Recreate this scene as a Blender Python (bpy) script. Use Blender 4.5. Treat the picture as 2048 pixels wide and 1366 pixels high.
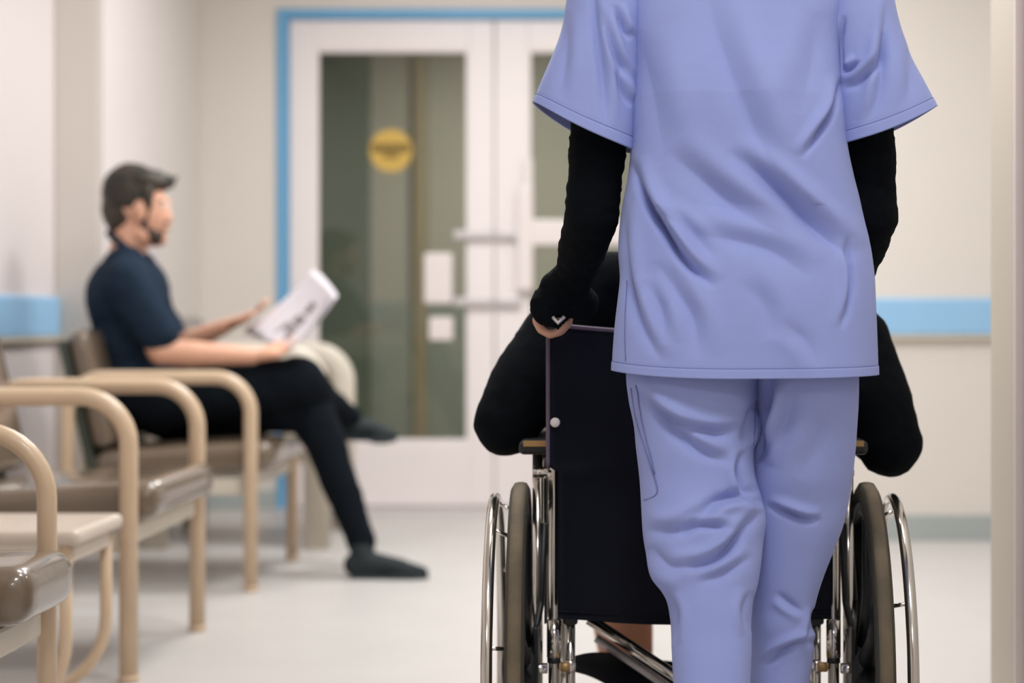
import bpy, bmesh, math, random
import numpy as np
from mathutils import Vector, Matrix, Quaternion

for o in list(bpy.data.objects):
    bpy.data.objects.remove(o, do_unlink=True)
scene = bpy.context.scene
C = scene.collection
random.seed(4)
PI = math.pi

# ------------------------------------------------------------------ camera
FPX = 3600.0          # focal length in pixels of a 2048 wide frame
CX, CY = 1233.0, 640.0  # where the optical axis meets the picture
CAMZ = 0.86
cam_d = bpy.data.cameras.new('camera')
cam = bpy.data.objects.new('camera', cam_d)
C.objects.link(cam)
cam.location = (0, 0, CAMZ)
cam.rotation_euler = (PI / 2, 0, 0)
cam_d.sensor_width = 36.0
cam_d.lens = FPX / 2048 * 36.0
cam_d.shift_x = -(CX - 1024) / 2048
cam_d.shift_y = -(683 - CY) / 2048
cam_d.clip_start = 0.05
cam_d.clip_end = 60
cam_d.dof.use_dof = True
cam_d.dof.focus_distance = 2.66
cam_d.dof.aperture_fstop = cam_d.lens * 0.001 / 0.0255
scene.camera = cam

# ------------------------------------------------------------------ world and exposure
world = bpy.data.worlds.new('world')
scene.world = world
world.use_nodes = True
world.node_tree.nodes['Background'].inputs[0].default_value = (0.9, 0.93, 1.0, 1)
world.node_tree.nodes['Background'].inputs[1].default_value = 0.25
scene.view_settings.view_transform = 'Standard'
scene.view_settings.look = 'None'
scene.view_settings.gamma = 1.0
scene.view_settings.use_curve_mapping = False
scene.view_settings.exposure = 0.0
LIGHT_W = 24.0        # watts of each ceiling light
LIGHT_COL = (0.965, 0.985, 1.0)
LIGHTS = [(0.1, -1.0, 1.0, 'above the passage behind the camera'), (0.1, 1.2, 1.0, 'above the passage just before the nurse'),
          (0.1, 3.4, 0.95, 'straight above the wheelchair'), (0.1, 5.7, 1.4, 'between the nurse and the double doors'),
          (-0.6, 6.5, 1.3, 'above the reading man'), (-0.6, 4.5, 0.85, 'above the empty waiting chair'),
          (2.0, 5.2, 0.5, 'out to the right past the door jamb')]

# ------------------------------------------------------------------ helpers
def P(px, py, d):
    """point at depth d that the photograph shows at pixel px, py"""
    return Vector(((px - CX) * d / FPX, d, CAMZ - (py - CY) * d / FPX))

def lin(r, g, b):
    f = lambda c: (c / 255 / 12.92) if c / 255 <= 0.04045 else ((c / 255 + 0.055) / 1.055) ** 2.4
    return (f(r), f(g), f(b), 1.0)

def mat(name, col, rough=0.6, metal=0.0, spec=0.5, noise=0.0, nscale=8.0, bump=0.0, bscale=200.0, sheen=0.0,
        coat=0.0, weave=0.0, col2=None, sss=0.0):
    m = bpy.data.materials.new(name)
    m.use_nodes = True
    nt = m.node_tree
    b = nt.nodes['Principled BSDF']
    b.inputs['Base Color'].default_value = col
    b.inputs['Roughness'].default_value = rough
    b.inputs['Metallic'].default_value = metal
    b.inputs['Specular IOR Level'].default_value = spec
    b.inputs['Sheen Weight'].default_value = sheen
    b.inputs['Coat Weight'].default_value = coat
    if sss:
        b.inputs['Subsurface Weight'].default_value = sss
        b.inputs['Subsurface Radius'].default_value = (0.01, 0.004, 0.002)
    tc = nt.nodes.new('ShaderNodeTexCoord')
    if noise or col2:
        n = nt.nodes.new('ShaderNodeTexNoise')
        n.inputs['Scale'].default_value = nscale
        n.inputs['Detail'].default_value = 4
        nt.links.new(tc.outputs['Object'], n.inputs['Vector'])
        r = nt.nodes.new('ShaderNodeValToRGB')
        c2 = col2 if col2 else tuple(min(1, c * (1 - noise)) for c in col[:3]) + (1,)
        r.color_ramp.elements[0].position = 0.3
        r.color_ramp.elements[1].position = 0.7
        r.color_ramp.elements[0].color = c2
        r.color_ramp.elements[1].color = col
        nt.links.new(n.outputs['Fac'], r.inputs['Fac'])
        nt.links.new(r.outputs['Color'], b.inputs['Base Color'])
    if bump or weave:
        n2 = nt.nodes.new('ShaderNodeTexNoise')
        n2.inputs['Scale'].default_value = bscale
        n2.inputs['Detail'].default_value = 3
        nt.links.new(tc.outputs['Object'], n2.inputs['Vector'])
        bp = nt.nodes.new('ShaderNodeBump')
        bp.inputs['Strength'].default_value = bump or weave
        bp.inputs['Distance'].default_value = 0.002
        nt.links.new(n2.outputs['Fac'], bp.inputs['Height'])
        nt.links.new(bp.outputs['Normal'], b.inputs['Normal'])
    return m

def emit(name, col, strength):
    m = bpy.data.materials.new(name)
    m.use_nodes = True
    nt = m.node_tree
    nt.nodes.remove(nt.nodes['Principled BSDF'])
    e = nt.nodes.new('ShaderNodeEmission')
    e.inputs[0].default_value = col
    e.inputs[1].default_value = strength
    nt.links.new(e.outputs[0], nt.nodes['Material Output'].inputs[0])
    return m

def glass_mat(name, tint, refl=0.12):
    m = bpy.data.materials.new(name)
    m.use_nodes = True
    nt = m.node_tree
    nt.nodes.remove(nt.nodes['Principled BSDF'])
    t = nt.nodes.new('ShaderNodeBsdfTransparent')
    t.inputs[0].default_value = tint
    g = nt.nodes.new('ShaderNodeBsdfGlossy')
    g.inputs['Roughness'].default_value = 0.03
    lw = nt.nodes.new('ShaderNodeFresnel')
    lw.inputs['IOR'].default_value = 1.52
    mx = nt.nodes.new('ShaderNodeMixShader')
    nt.links.new(lw.outputs[0], mx.inputs[0])
    nt.links.new(t.outputs[0], mx.inputs[1])
    nt.links.new(g.outputs[0], mx.inputs[2])
    nt.links.new(mx.outputs[0], nt.nodes['Material Output'].inputs[0])
    return m

M = {
    'wall': mat('wall_cream_paint', lin(221, 213, 205), 0.75, noise=0.02, nscale=2.0, bump=0.05, bscale=300),
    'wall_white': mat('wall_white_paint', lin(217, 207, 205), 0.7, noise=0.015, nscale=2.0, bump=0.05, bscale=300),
    'ceiling': mat('ceiling_white', lin(238, 236, 230), 0.9, noise=0.03, nscale=30),
    'floor': mat('floor_vinyl', lin(196, 191, 187), 0.38, noise=0.05, nscale=3.5, spec=0.4),
    'blue': mat('blue_rail', lin(148, 193, 228), 0.5, noise=0.03, nscale=5),
    'blue_frame': mat('blue_door_frame', lin(104, 166, 208), 0.5, noise=0.05, nscale=5),
    'base': mat('baseboard_vinyl', lin(168, 174, 172), 0.5, noise=0.05, nscale=6),
    'white_door': mat('white_door_paint', lin(236, 227, 225), 0.45, noise=0.02, nscale=4),
    'rail_cap': mat('rail_lower_cap', lin(200, 190, 172), 0.5, noise=0.03),
    'glass': glass_mat('door_glass', (0.85, 0.85, 0.82, 1)),
    'yellow': mat('yellow_sticker', lin(200, 164, 76), 0.5, noise=0.04, nscale=20),
    'ink': mat('dark_ink', lin(124, 100, 36), 0.6, noise=0.05),
    'plate': mat('white_plastic', lin(230, 220, 216), 0.4, noise=0.02),
    'steel_grey': mat('brushed_steel', lin(205, 198, 198), 0.4, metal=0.4, noise=0.04, nscale=30),
    'corr_wall': mat('corridor_wall', lin(172, 168, 152), 0.8, noise=0.03, nscale=2),
    'corr_dark': mat('corridor_dark_panel', lin(96, 106, 90), 0.7, noise=0.06, nscale=2),
    'corr_brown': mat('corridor_wood_post', lin(156, 142, 112), 0.6, noise=0.05, nscale=6),
    'corr_green': mat('corridor_green_dado', lin(140, 146, 132), 0.7, noise=0.04, nscale=2),
    'tube': mat('beige_painted_tube', lin(210, 183, 153), 0.34, noise=0.06, nscale=14, coat=0.15, bump=0.05, bscale=60),
    'vinyl': mat('taupe_vinyl', lin(116, 100, 84), 0.26, noise=0.14, nscale=7, coat=0.6, bump=0.12, bscale=90),
    'vinyl_side': mat('dark_taupe_vinyl', lin(100, 82, 66), 0.38, noise=0.12, nscale=9, coat=0.1, bump=0.12, bscale=90),
    'shell': mat('dark_green_back_shell', lin(56, 62, 52), 0.5, noise=0.1, nscale=9),
    'apron': mat('cream_seat_frame', lin(214, 204, 188), 0.45, noise=0.04, nscale=9),
    'laminate': mat('cream_laminate', lin(206, 190, 174), 0.35, noise=0.05, nscale=12, coat=0.2),
    'scrub': mat('periwinkle_scrub_cotton', lin(153, 165, 222), 0.85, noise=0.045, nscale=9, sheen=0.1, weave=0.22, bscale=900, spec=0.25),
    'stitch': mat('scrub_stitching', lin(112, 118, 172), 0.9, noise=0.05, nscale=300),
    'black_knit': mat('black_knit', lin(10, 14, 19), 0.95, noise=0.3, nscale=60, bump=0.5, bscale=700, spec=0.1),
    'skin': mat('skin', lin(222, 168, 140), 0.5, noise=0.10, nscale=12, sss=0.08, bump=0.05, bscale=200),
    'skin2': mat('skin_tan', lin(196, 138, 108), 0.5, noise=0.10, nscale=12, sss=0.08, bump=0.05, bscale=200),
    'hair_d': mat('dark_hair', lin(48, 40, 32), 0.6, noise=0.3, nscale=40, bump=0.6, bscale=160),
    'hair_m': mat('brown_hair', lin(66, 55, 41), 0.6, col2=lin(27, 26, 22), nscale=14, bump=0.7, bscale=130),
    'beard': mat('brown_beard', lin(56, 40, 31), 0.7, noise=0.3, nscale=60, bump=0.5, bscale=200),
    'navy_shirt': mat('navy_shirt_cotton', lin(30, 44, 60), 0.9, noise=0.2, nscale=12, weave=0.2, bscale=600, spec=0.15),
    'navy_pants': mat('black_trouser_cloth', lin(14, 20, 27), 0.9, noise=0.2, nscale=14, weave=0.2, bscale=600, spec=0.12),
    'shoe': mat('black_suede', lin(24, 34, 38), 0.8, noise=0.2, nscale=20),
    'sole': mat('dark_rubber_sole', lin(44, 54, 56), 0.7, noise=0.1, nscale=20),
    'white_shoe': mat('white_clog', lin(222, 222, 224), 0.5, noise=0.04, nscale=20),
    'paper': mat('white_paper', lin(222, 215, 220), 0.7, noise=0.02, nscale=20),
    'print': mat('grey_print', lin(150, 140, 142), 0.8, noise=0.35, nscale=40),
    'chrome': mat('chrome', (0.72, 0.68, 0.62, 1), 0.14, metal=1.0, noise=0.06, nscale=20),
    'nylon': mat('navy_nylon', lin(11, 15, 27), 0.7, noise=0.15, nscale=9, bump=0.15, bscale=500, spec=0.2),
    'piping': mat('mauve_piping', lin(104, 88, 106), 0.7, noise=0.1, nscale=50),
    'tyre': mat('brown_grey_tyre', lin(112, 98, 78), 0.75, col2=lin(88, 78, 62), nscale=18, bump=0.2, bscale=120),
    'tyre_side': mat('dark_olive_sidewall', lin(62, 58, 46), 0.7, noise=0.1, nscale=20),
    'black_plastic': mat('black_plastic', lin(24, 26, 27), 0.42, noise=0.1, nscale=30),
    'brass': mat('brass_trim', lin(176, 140, 92), 0.4, metal=0.5, noise=0.1, nscale=30),
    'dark_strip': mat('dark_brown', lin(70, 58, 54), 0.7, noise=0.1, nscale=10),
    'pillar': mat('pillar_paint', lin(206, 196, 180), 0.6, noise=0.03, nscale=3),
    'pillar_edge': mat('pillar_edge_paint', lin(226, 210, 206), 0.6, noise=0.03, nscale=3),
}

def link(o, parent=None):
    C.objects.link(o)
    if parent is not None:
        o.parent = parent
        o.matrix_parent_inverse = parent.matrix_world.inverted() if parent.type == 'EMPTY' else Matrix()
    return o

def mesh_obj(name, verts, faces, m, parent=None, smooth=True):
    me = bpy.data.meshes.new(name)
    me.from_pydata([tuple(v) for v in verts], [], [tuple(f) for f in faces])
    me.update()
    o = bpy.data.objects.new(name, me)
    me.materials.append(M[m] if isinstance(m, str) else m)
    if smooth:
        me.shade_smooth()
    return link(o, parent)

def bm_obj(name, bm, m, parent=None, smooth=False):
    me = bpy.data.meshes.new(name)
    bm.to_mesh(me)
    bm.free()
    me.materials.append(M[m] if isinstance(m, str) else m)
    if smooth:
        me.shade_smooth()
    o = bpy.data.objects.new(name, me)
    return link(o, parent)

ROOTS = {}
def thing(name, label, cat, loc, group=None):
    o = bpy.data.objects.new(name, None)
    o.empty_display_size = 0.1
    o.location = loc
    C.objects.link(o)
    bpy.context.view_layer.update()
    o['label'] = label
    o['category'] = cat
    if group:
        o['group'] = group
    return o

def tag(o, label, cat=None, group=None, kind=None):
    o['label'] = label
    if cat:
        o['category'] = cat
    if group:
        o['group'] = group
    if kind:
        o['kind'] = kind
    return o

def add_box(bm, x0, x1, y0, y1, z0, z1, bev=0.0, seg=2):
    vs = [bm.verts.new((x, y, z)) for x in (x0, x1) for y in (y0, y1) for z in (z0, z1)]
    fs = [(0, 1, 3, 2), (4, 6, 7, 5), (0, 4, 5, 1), (2, 3, 7, 6), (0, 2, 6, 4), (1, 5, 7, 3)]
    faces = [bm.faces.new([vs[i] for i in f]) for f in fs]
    if bev > 0:
        es = list({e for f in faces for e in f.edges})
        bmesh.ops.bevel(bm, geom=es, offset=bev, segments=seg, affect='EDGES', profile=0.5)
    return bm

def box(name, x0, x1, y0, y1, z0, z1, m, parent=None, bev=0.0, seg=2):
    bm = bmesh.new()
    add_box(bm, x0, x1, y0, y1, z0, z1, bev, seg)
    return bm_obj(name, bm, m, parent, smooth=False)

def fillet(pts, rad, seg=8):
    pts = [Vector(p) for p in pts]
    out = [pts[0]]
    for i in range(1, len(pts) - 1):
        a, b, c = pts[i - 1], pts[i], pts[i + 1]
        r = rad[i] if isinstance(rad, (list, tuple)) else rad
        d1 = (a - b).normalized()
        d2 = (c - b).normalized()
        ang = d1.angle(d2)
        if r <= 0 or ang > PI - 0.01:
            out.append(b)
            continue
        t = min(r / math.tan(ang / 2), (a - b).length * 0.49, (c - b).length * 0.49)
        r2 = t * math.tan(ang / 2)
        cen = b + (d1 + d2).normalized() * (r2 / math.sin(ang / 2))
        p1 = b + d1 * t - cen
        p2 = b + d2 * t - cen
        full = p1.angle(p2)
        ax = p1.cross(p2).normalized()
        for k in range(seg + 1):
            out.append(cen + Quaternion(ax, full * k / seg) @ p1)
    out.append(pts[-1])
    return out

def tube_geo(pts, r, n=12, closed=False, cap=True, squash=None):
    """verts, faces of a swept tube, parallel transport; r number or list"""
    pts = [Vector(p) for p in pts]
    N = len(pts)
    rr = r if isinstance(r, (list, tuple)) else [r] * N
    tang = []
    for i in range(N):
        if closed:
            t = pts[(i + 1) % N] - pts[i - 1]
        else:
            t = pts[min(i + 1, N - 1)] - pts[max(i - 1, 0)]
        tang.append(t.normalized())
    up = Vector((0, 0, 1)) if abs(tang[0].z) < 0.9 else Vector((0, 1, 0))
    u = (up - tang[0] * up.dot(tang[0])).normalized()
    verts, faces = [], []
    for i in range(N):
        if i:
            q = tang[i - 1].rotation_difference(tang[i])
            u = (q @ u)
            u = (u - tang[i] * u.dot(tang[i])).normalized()
        w = tang[i].cross(u)
        for k in range(n):
            a = 2 * PI * k / n
            verts.append(pts[i] + (u * math.cos(a) + w * math.sin(a)) * rr[i])
    M_ = N if closed else N - 1
    for i in range(M_):
        j = (i + 1) % N
        for k in range(n):
            l = (k + 1) % n
            faces.append((i * n + k, i * n + l, j * n + l, j * n + k))
    if cap and not closed:
        faces.append(tuple(range(n - 1, -1, -1)))
        faces.append(tuple((N - 1) * n + k for k in range(n)))
    return verts, faces

def tube(name, pts, r, m, parent=None, n=12, closed=False):
    v, f = tube_geo(pts, r, n, closed)
    return mesh_obj(name, v, f, m, parent)

def multi(name, geos, m, parent=None, smooth=True):
    V, F = [], []
    for v, f in geos:
        o = len(V)
        V += list(v)
        F += [tuple(i + o for i in ff) for ff in f]
    return mesh_obj(name, V, F, m, parent, smooth)

def lathe_geo(profile, center, axis='X', n=48, closed=True):
    """profile list of (radius, offset along axis)"""
    verts, faces = [], []
    K = len(profile)
    for i in range(n):
        a = 2 * PI * i / n
        ca, sa = math.cos(a), math.sin(a)
        for (r, o) in profile:
            if axis == 'X':
                verts.append(Vector((o, r * ca, r * sa)) + Vector(center))
            elif axis == 'Y':
                verts.append(Vector((r * ca, o, r * sa)) + Vector(center))
            else:
                verts.append(Vector((r * ca, r * sa, o)) + Vector(center))
    for i in range(n):
        j = (i + 1) % n
        for k in range(K if closed else K - 1):
            l = (k + 1) % K
            faces.append((i * K + k, i * K + l, j * K + l, j * K + k))
    if not closed:
        faces.append(tuple(i * K for i in range(n)))
        faces.append(tuple((n - 1 - i) * K + K - 1 for i in range(n)))
    return verts, faces

def disc_geo(c0, c1, r, n=20, bev=0.2):
    """short cylinder between two points"""
    c0, c1 = Vector(c0), Vector(c1)
    d = c1 - c0
    pts = [c0, c0 + d * bev * 0.5, c1 - d * bev * 0.5, c1]
    return tube_geo(pts, [r * 0.85, r, r, r * 0.85], n)

# --- organic forms: overlapping closed shapes fused into one skin by a voxel remesh
def sphere_pts(c, rad, rot=None, nu=20, nv=12):
    verts, faces = [], []
    c = Vector(c)
    rx, ry, rz = rad if isinstance(rad, (tuple, list)) else (rad, rad, rad)
    q = rot if rot is not None else Quaternion()
    verts.append(c + q @ Vector((0, 0, rz)))
    for j in range(1, nv):
        t = PI * j / nv
        for i in range(nu):
            a = 2 * PI * i / nu
            verts.append(c + q @ Vector((rx * math.sin(t) * math.cos(a), ry * math.sin(t) * math.sin(a), rz * math.cos(t))))
    verts.append(c + q @ Vector((0, 0, -rz)))
    for i in range(nu):
        faces.append((0, 1 + i, 1 + (i + 1) % nu))
    for j in range(nv - 2):
        for i in range(nu):
            a = 1 + j * nu + i
            b = 1 + j * nu + (i + 1) % nu
            faces.append((a, a + nu, b + nu, b))
    L = len(verts) - 1
    for i in range(nu):
        faces.append((L, 1 + (nv - 2) * nu + (i + 1) % nu, 1 + (nv - 2) * nu + i))
    return verts, faces

def cap_geo(p1, r1, p2, r2):
    """rounded cone between two balls"""
    p1, p2 = Vector(p1), Vector(p2)
    d = p2 - p1
    L = d.length
    if L < 1e-5:
        return sphere_pts(p1, r1)
    t = d / L
    pts, rr = [], []
    for k in range(7):
        a = PI / 2 * (1 - k / 6)
        pts.append(p1 - t * r1 * math.sin(a))
        rr.append(max(r1 * math.cos(a), 0.0006))
    for k in range(7):
        a = PI / 2 * (k / 6)
        pts.append(p2 + t * r2 * math.sin(a))
        rr.append(max(r2 * math.cos(a), 0.0006))
    return tube_geo(pts, rr, 16)

def fuse(name, geos, m, parent=None, voxel=0.008, smooth=6, sub=0):
    V, F = [], []
    for v, f in geos:
        o = len(V)
        V += [tuple(x) for x in v]
        F += [tuple(i + o for i in ff) for ff in f]
    me = bpy.data.meshes.new('tmp')
    me.from_pydata(V, [], F)
    me.update()
    bm = bmesh.new()
    bm.from_mesh(me)
    bmesh.ops.recalc_face_normals(bm, faces=bm.faces)
    bm.to_mesh(me)
    bm.free()
    t = bpy.data.objects.new('tmp', me)
    C.objects.link(t)
    r = t.modifiers.new('r', 'REMESH')
    r.mode = 'VOXEL'
    r.voxel_size = voxel
    if smooth:
        s = t.modifiers.new('s', 'SMOOTH')
        s.factor = 0.5
        s.iterations = smooth
    bpy.context.view_layer.update()
    dg = bpy.context.evaluated_depsgraph_get()
    nm = bpy.data.meshes.new_from_object(t.evaluated_get(dg))
    nm.name = name
    bpy.data.objects.remove(t, do_unlink=True)
    bpy.data.meshes.remove(me)
    nm.materials.clear()
    nm.materials.append(M[m])
    nm.shade_smooth()
    o = bpy.data.objects.new(name, nm)
    return link(o, parent)

def wrinkle(o, amp, f, seed=1, axis=(1, 1, 1)):
    me = o.data
    n = len(me.vertices)
    co = np.empty(n * 3); me.vertices.foreach_get('co', co); co = co.reshape(-1, 3)
    no = np.empty(n * 3); me.vertices.foreach_get('normal', no); no = no.reshape(-1, 3)
    w = vnoise(co[:, 0] * f * axis[0], co[:, 1] * f * axis[1], co[:, 2] * f * axis[2], seed)
    w += 0.6 * (1 - 2 * np.abs(vnoise(co[:, 0] * f * 1.7 * axis[0], co[:, 1] * f * 1.7 * axis[1], co[:, 2] * f * 1.7 * axis[2], seed + 5)) ** 0.7)
    co += no * (amp * w)[:, None]
    me.vertices.foreach_set('co', co.ravel())
    me.update()
    return o

def interp(xs, ys, x):
    return float(np.interp(x, xs, ys))

def smooth_interp(xs, ys, q):
    """monotone smooth interpolation (catmull-rom through the points)"""
    xs = np.asarray(xs, float); ys = np.asarray(ys, float); q = np.asarray(q, float)
    m = np.gradient(ys, xs)
    i = np.clip(np.searchsorted(xs, q) - 1, 0, len(xs) - 2)
    h = xs[i + 1] - xs[i]
    t = np.clip((q - xs[i]) / h, 0, 1)
    return ((2 * t**3 - 3 * t**2 + 1) * ys[i] + (t**3 - 2 * t**2 + t) * h * m[i]
            + (-2 * t**3 + 3 * t**2) * ys[i + 1] + (t**3 - t**2) * h * m[i + 1])

def fold_field(px, py, folds):
    """height of cloth folds; each fold: points, half width, depth, ridge side (+1/-1), sharpness"""
    out = np.zeros_like(px)
    for pts, w, amp, side, sharp in folds:
        pts = np.array(pts, float)
        # smooth the polyline
        tt = np.arange(len(pts))
        q = np.linspace(0, len(pts) - 1, 8 * (len(pts) - 1) + 1)
        if len(pts) > 2:
            pts = np.stack([smooth_interp(tt, pts[:, 0], q), smooth_interp(tt, pts[:, 1], q)], 1)
        seg = np.linalg.norm(np.diff(pts, axis=0), axis=1)
        cum = np.concatenate([[0], np.cumsum(seg)])
        best = np.full(px.shape, 1e9)
        sgn = np.zeros_like(px)
        par = np.zeros_like(px)
        over = np.zeros_like(px)
        for i in range(len(pts) - 1):
            a, b = pts[i], pts[i + 1]
            d = b - a
            L2 = (d**2).sum() + 1e-9
            t = ((px - a[0]) * d[0] + (py - a[1]) * d[1]) / L2
            tc = np.clip(t, 0, 1)
            dx = px - (a[0] + tc * d[0])
            dy = py - (a[1] + tc * d[1])
            dist = np.hypot(dx, dy)
            cr = d[0] * dy - d[1] * dx
            upd = dist < best
            best = np.where(upd, dist, best)
            sgn = np.where(upd, np.sign(cr), sgn)
            par = np.where(upd, (cum[i] + tc * seg[i]) / cum[-1], par)
        taper = 1.08 * np.sin(PI * np.clip(par, 0, 1)) ** 1.0
        taper = np.where((par <= 0) | (par >= 1), 0, taper)
        s = best * sgn * side
        ws = w * np.where(s > 0, 1.0, sharp)
        valley = -np.exp(-np.abs(s / ws) ** 1.45)
        ridge = 0.75 * np.exp(-((s - 1.7 * w) / (1.1 * w)) ** 2)
        out += amp * taper * (valley + ridge)
    return out

def vnoise(x, y, z, seed=0):
    r = np.random.RandomState(seed)
    out = np.zeros_like(x)
    for k in range(7):
        f = r.normal(size=3)
        ph = r.uniform(0, 6.28)
        out += np.sin(f[0] * x + f[1] * y + f[2] * z + ph)
    return out / 7

def loft(name, V, m, parent=None, cap0=False, cap1=False):
    """V array (rows, n, 3), closed rings"""
    R, n, _ = V.shape
    faces = []
    idx = np.arange(R * n).reshape(R, n)
    a = idx[:-1]
    b = np.roll(idx, -1, 1)[:-1]
    c = np.roll(idx, -1, 1)[1:]
    d = idx[1:]
    F = np.stack([a, b, c, d], -1).reshape(-1, 4)
    faces = F.tolist()
    if cap0:
        faces.append(idx[0][::-1].tolist())
    if cap1:
        faces.append(idx[-1].tolist())
    return mesh_obj(name, V.reshape(-1, 3).tolist(), faces, m, parent)

def ring_normals(V):
    du = np.roll(V, -1, 1) - np.roll(V, 1, 1)
    dv = np.gradient(V, axis=0)
    n = np.cross(du, dv)
    n /= (np.linalg.norm(n, axis=2, keepdims=True) + 1e-9)
    c = V.mean(axis=1, keepdims=True)
    if ((V - c) * n).sum() < 0:
        n = -n
    return n

def to_px(V):
    return CX + FPX * V[..., 0] / V[..., 1], CY + FPX * (CAMZ - V[..., 2]) / V[..., 1]

# ------------------------------------------------------------------ the room
XL = -2.06      # left wall
YB = 8.2        # wall with the doors
YR = 7.03       # wall on the right, behind the wheelchair
HC = 2.75       # ceiling
def struct(o, label):
    o['kind'] = 'structure'
    o['label'] = label
    return o

struct(box('floor', -2.3, 4.2, -3.2, 14.0, -0.1, 0.0, 'floor'), 'pale polished vinyl floor of the waiting area')
struct(box('ceiling', -2.3, 4.2, -3.2, 8.35, HC, HC + 0.1, 'ceiling'), 'white ceiling above the waiting area')
PX = -1.894     # projecting pier
PY = 6.6
struct(box('wall_left', XL - 0.2, XL, -3.2, YB + 0.15, 0, HC, 'wall_white'), 'off-white painted wall behind the waiting chairs')
pier = struct(box('trim_1', XL, PX, PY, YB, 0, HC, 'wall', bev=0.006), 'square cream wall pier behind the seated man')
p2 = struct(box('trim_2', PX, PX + 0.010, PY + 0.004, 7.47, 0.09, HC, 'wall_white', bev=0.003), 'added white panel for the brightly lit part of the wall pier side')  # added panel: brightness of the pier's lit stretch put in as white paint
# wall with the door opening
DX0, DX1, DZ = -1.544, 0.43, 2.275       # outside of the blue frame
bm = bmesh.new()
add_box(bm, XL, DX0 + 0.01, YB, YB + 0.15, 0, HC)
add_box(bm, DX1 - 0.01, 0.75, YB, YB + 0.15, 0, HC)
add_box(bm, DX0 + 0.01, DX1 - 0.01, YB, YB + 0.15, DZ - 0.01, HC)
struct(bm_obj('wall_back', bm, 'wall'), 'cream wall holding the glazed double doors')
XC = 0.52
struct(box('wall_right', XC, 4.2, YR, YR + 0.15, 0, HC, 'wall'), 'cream wall to the right of the nurse, with blue rail')
struct(box('wall_return', XC, XC + 0.12, YR + 0.15, YB, 0, HC, 'wall'), 'short return wall beside the double doors')
struct(box('wall_far_right', 3.9, 4.2, 3.5, YR, 0, HC, 'wall'), 'cream side wall out past the door jamb')
struct(box('wall_near_right', 0.80, 3.9, 3.35, 3.5, 0, HC, 'wall'), 'cream wall beyond the near door jamb')
struct(box('wall_passage_right', 0.80, 1.0, -3.2, 3.35, 0, HC, 'wall'), 'cream wall of the passage at the right of the camera')
struct(box('wall_front', -2.3, 4.2, -3.3, -3.2, 0, HC, 'wall'), 'cream wall behind the camera')
# near jamb at the right edge
j = struct(box('trim_3', 0.727, 0.80, 3.30, 3.5, 0, HC, 'pillar', bev=0.004), 'beige door jamb at the right edge of the picture')
box('jamb_edge', 0.7275, 0.745, 3.283, 3.30, 0, HC, 'pillar_edge', j)
box('jamb_dark_strip', 0.745, 0.80, 3.27, 3.30, 0, HC, 'dark_strip', j)  # plain dark brown strip along the outer edge of the jamb

# blue crash rails with a cream lower lip
def rail(name, x0, x1, y0, y1, axis, label):
    z0, z1 = 0.802, 0.944
    r = struct(box(name, x0, x1, y0, y1, z0, z1, 'blue', bev=0.008), label)
    if axis == 'Y':
        box('rail_lip', x0, x1 + 0.004, y0, y1, z0 - 0.018, z0, 'rail_cap', r, bev=0.003)
    else:
        box('rail_lip', x0, x1, y0 - 0.004, y1, z0 - 0.018, z0, 'rail_cap', r, bev=0.003)
    return r
rail('trim_4', XL, XL + 0.022, -3.0, PY - 0.002, 'Y', 'blue crash rail along the wall behind the chairs')
rail('trim_5', XC, 3.9, YR - 0.022, YR, 'X', 'pale blue crash rail on the wall right of the nurse')
struct(box('baseboard_right', XC, 3.9, YR - 0.012, YR, 0, 0.10, 'base', bev=0.003), 'grey vinyl skirting under the blue rail on the right')
struct(box('baseboard_left', XL, XL + 0.012, -3.0, PY, 0, 0.10, 'base', bev=0.003), 'grey vinyl skirting behind the waiting chairs')
struct(box('baseboard_back', PX, DX0, YB - 0.012, YB, 0, 0.085, 'base', bev=0.003), 'blue-grey skirting left of the double doors')
struct(box('baseboard_pier', PX, PX + 0.014, PY, YB - 0.013, 0, 0.085, 'base', bev=0.003), 'grey skirting along the wall pier')

# door frame, leaves
bm = bmesh.new()
FWd = 0.048
add_box(bm, DX0, DX0 + FWd, YB - 0.02, YB + 0.10, 0, DZ, 0.004)
add_box(bm, DX1 - FWd, DX1, YB - 0.02, YB + 0.10, 0, DZ, 0.004)
add_box(bm, DX0 + FWd, DX1 - FWd, YB - 0.02, YB + 0.10, DZ - 0.042, DZ, 0.004)
fr = struct(bm_obj('trim_6', bm, 'blue_frame'), 'blue painted frame around the glazed double doors')
struct(box('threshold', DX0, DX1, YB - 0.28, YB + 0.14, 0, 0.006, 'steel_grey', bev=0.002), 'flat metal threshold under the double doors')

def leaf(name, x0, x1, gx0, gx1, gz0, gz1, label):
    z0, z1 = 0.012, DZ - 0.044
    y0, y1 = YB + 0.015, YB + 0.06
    bm = bmesh.new()
    add_box(bm, x0, gx0, y0, y1, z0, z1, 0.004)
    add_box(bm, gx1, x1, y0, y1, z0, z1, 0.004)
    add_box(bm, gx0, gx1, y0, y1, z0, gz0, 0.004)
    add_box(bm, gx0, gx1, y0, y1, gz1, z1, 0.004)
    # glazing beads
    t = 0.012
    for a in ((gx0, gx0 + t, gz0, gz1), (gx1 - t, gx1, gz0, gz1)):
        add_box(bm, a[0], a[1], y0 + 0.006, y1 - 0.006, a[2], a[3])
    for a in ((gx0 + t, gx1 - t, gz0, gz0 + t), (gx0 + t, gx1 - t, gz1 - t, gz1)):
        add_box(bm, a[0], a[1], y0 + 0.006, y1 - 0.006, a[2], a[3])
    o = struct(bm_obj(name, bm, 'white_door'), label)
    box('glass_pane', gx0 + 0.003, gx1 - 0.003, y0 + 0.018, y0 + 0.026, gz0 + 0.003, gz1 - 0.003, 'glass', o)
    return o
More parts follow.
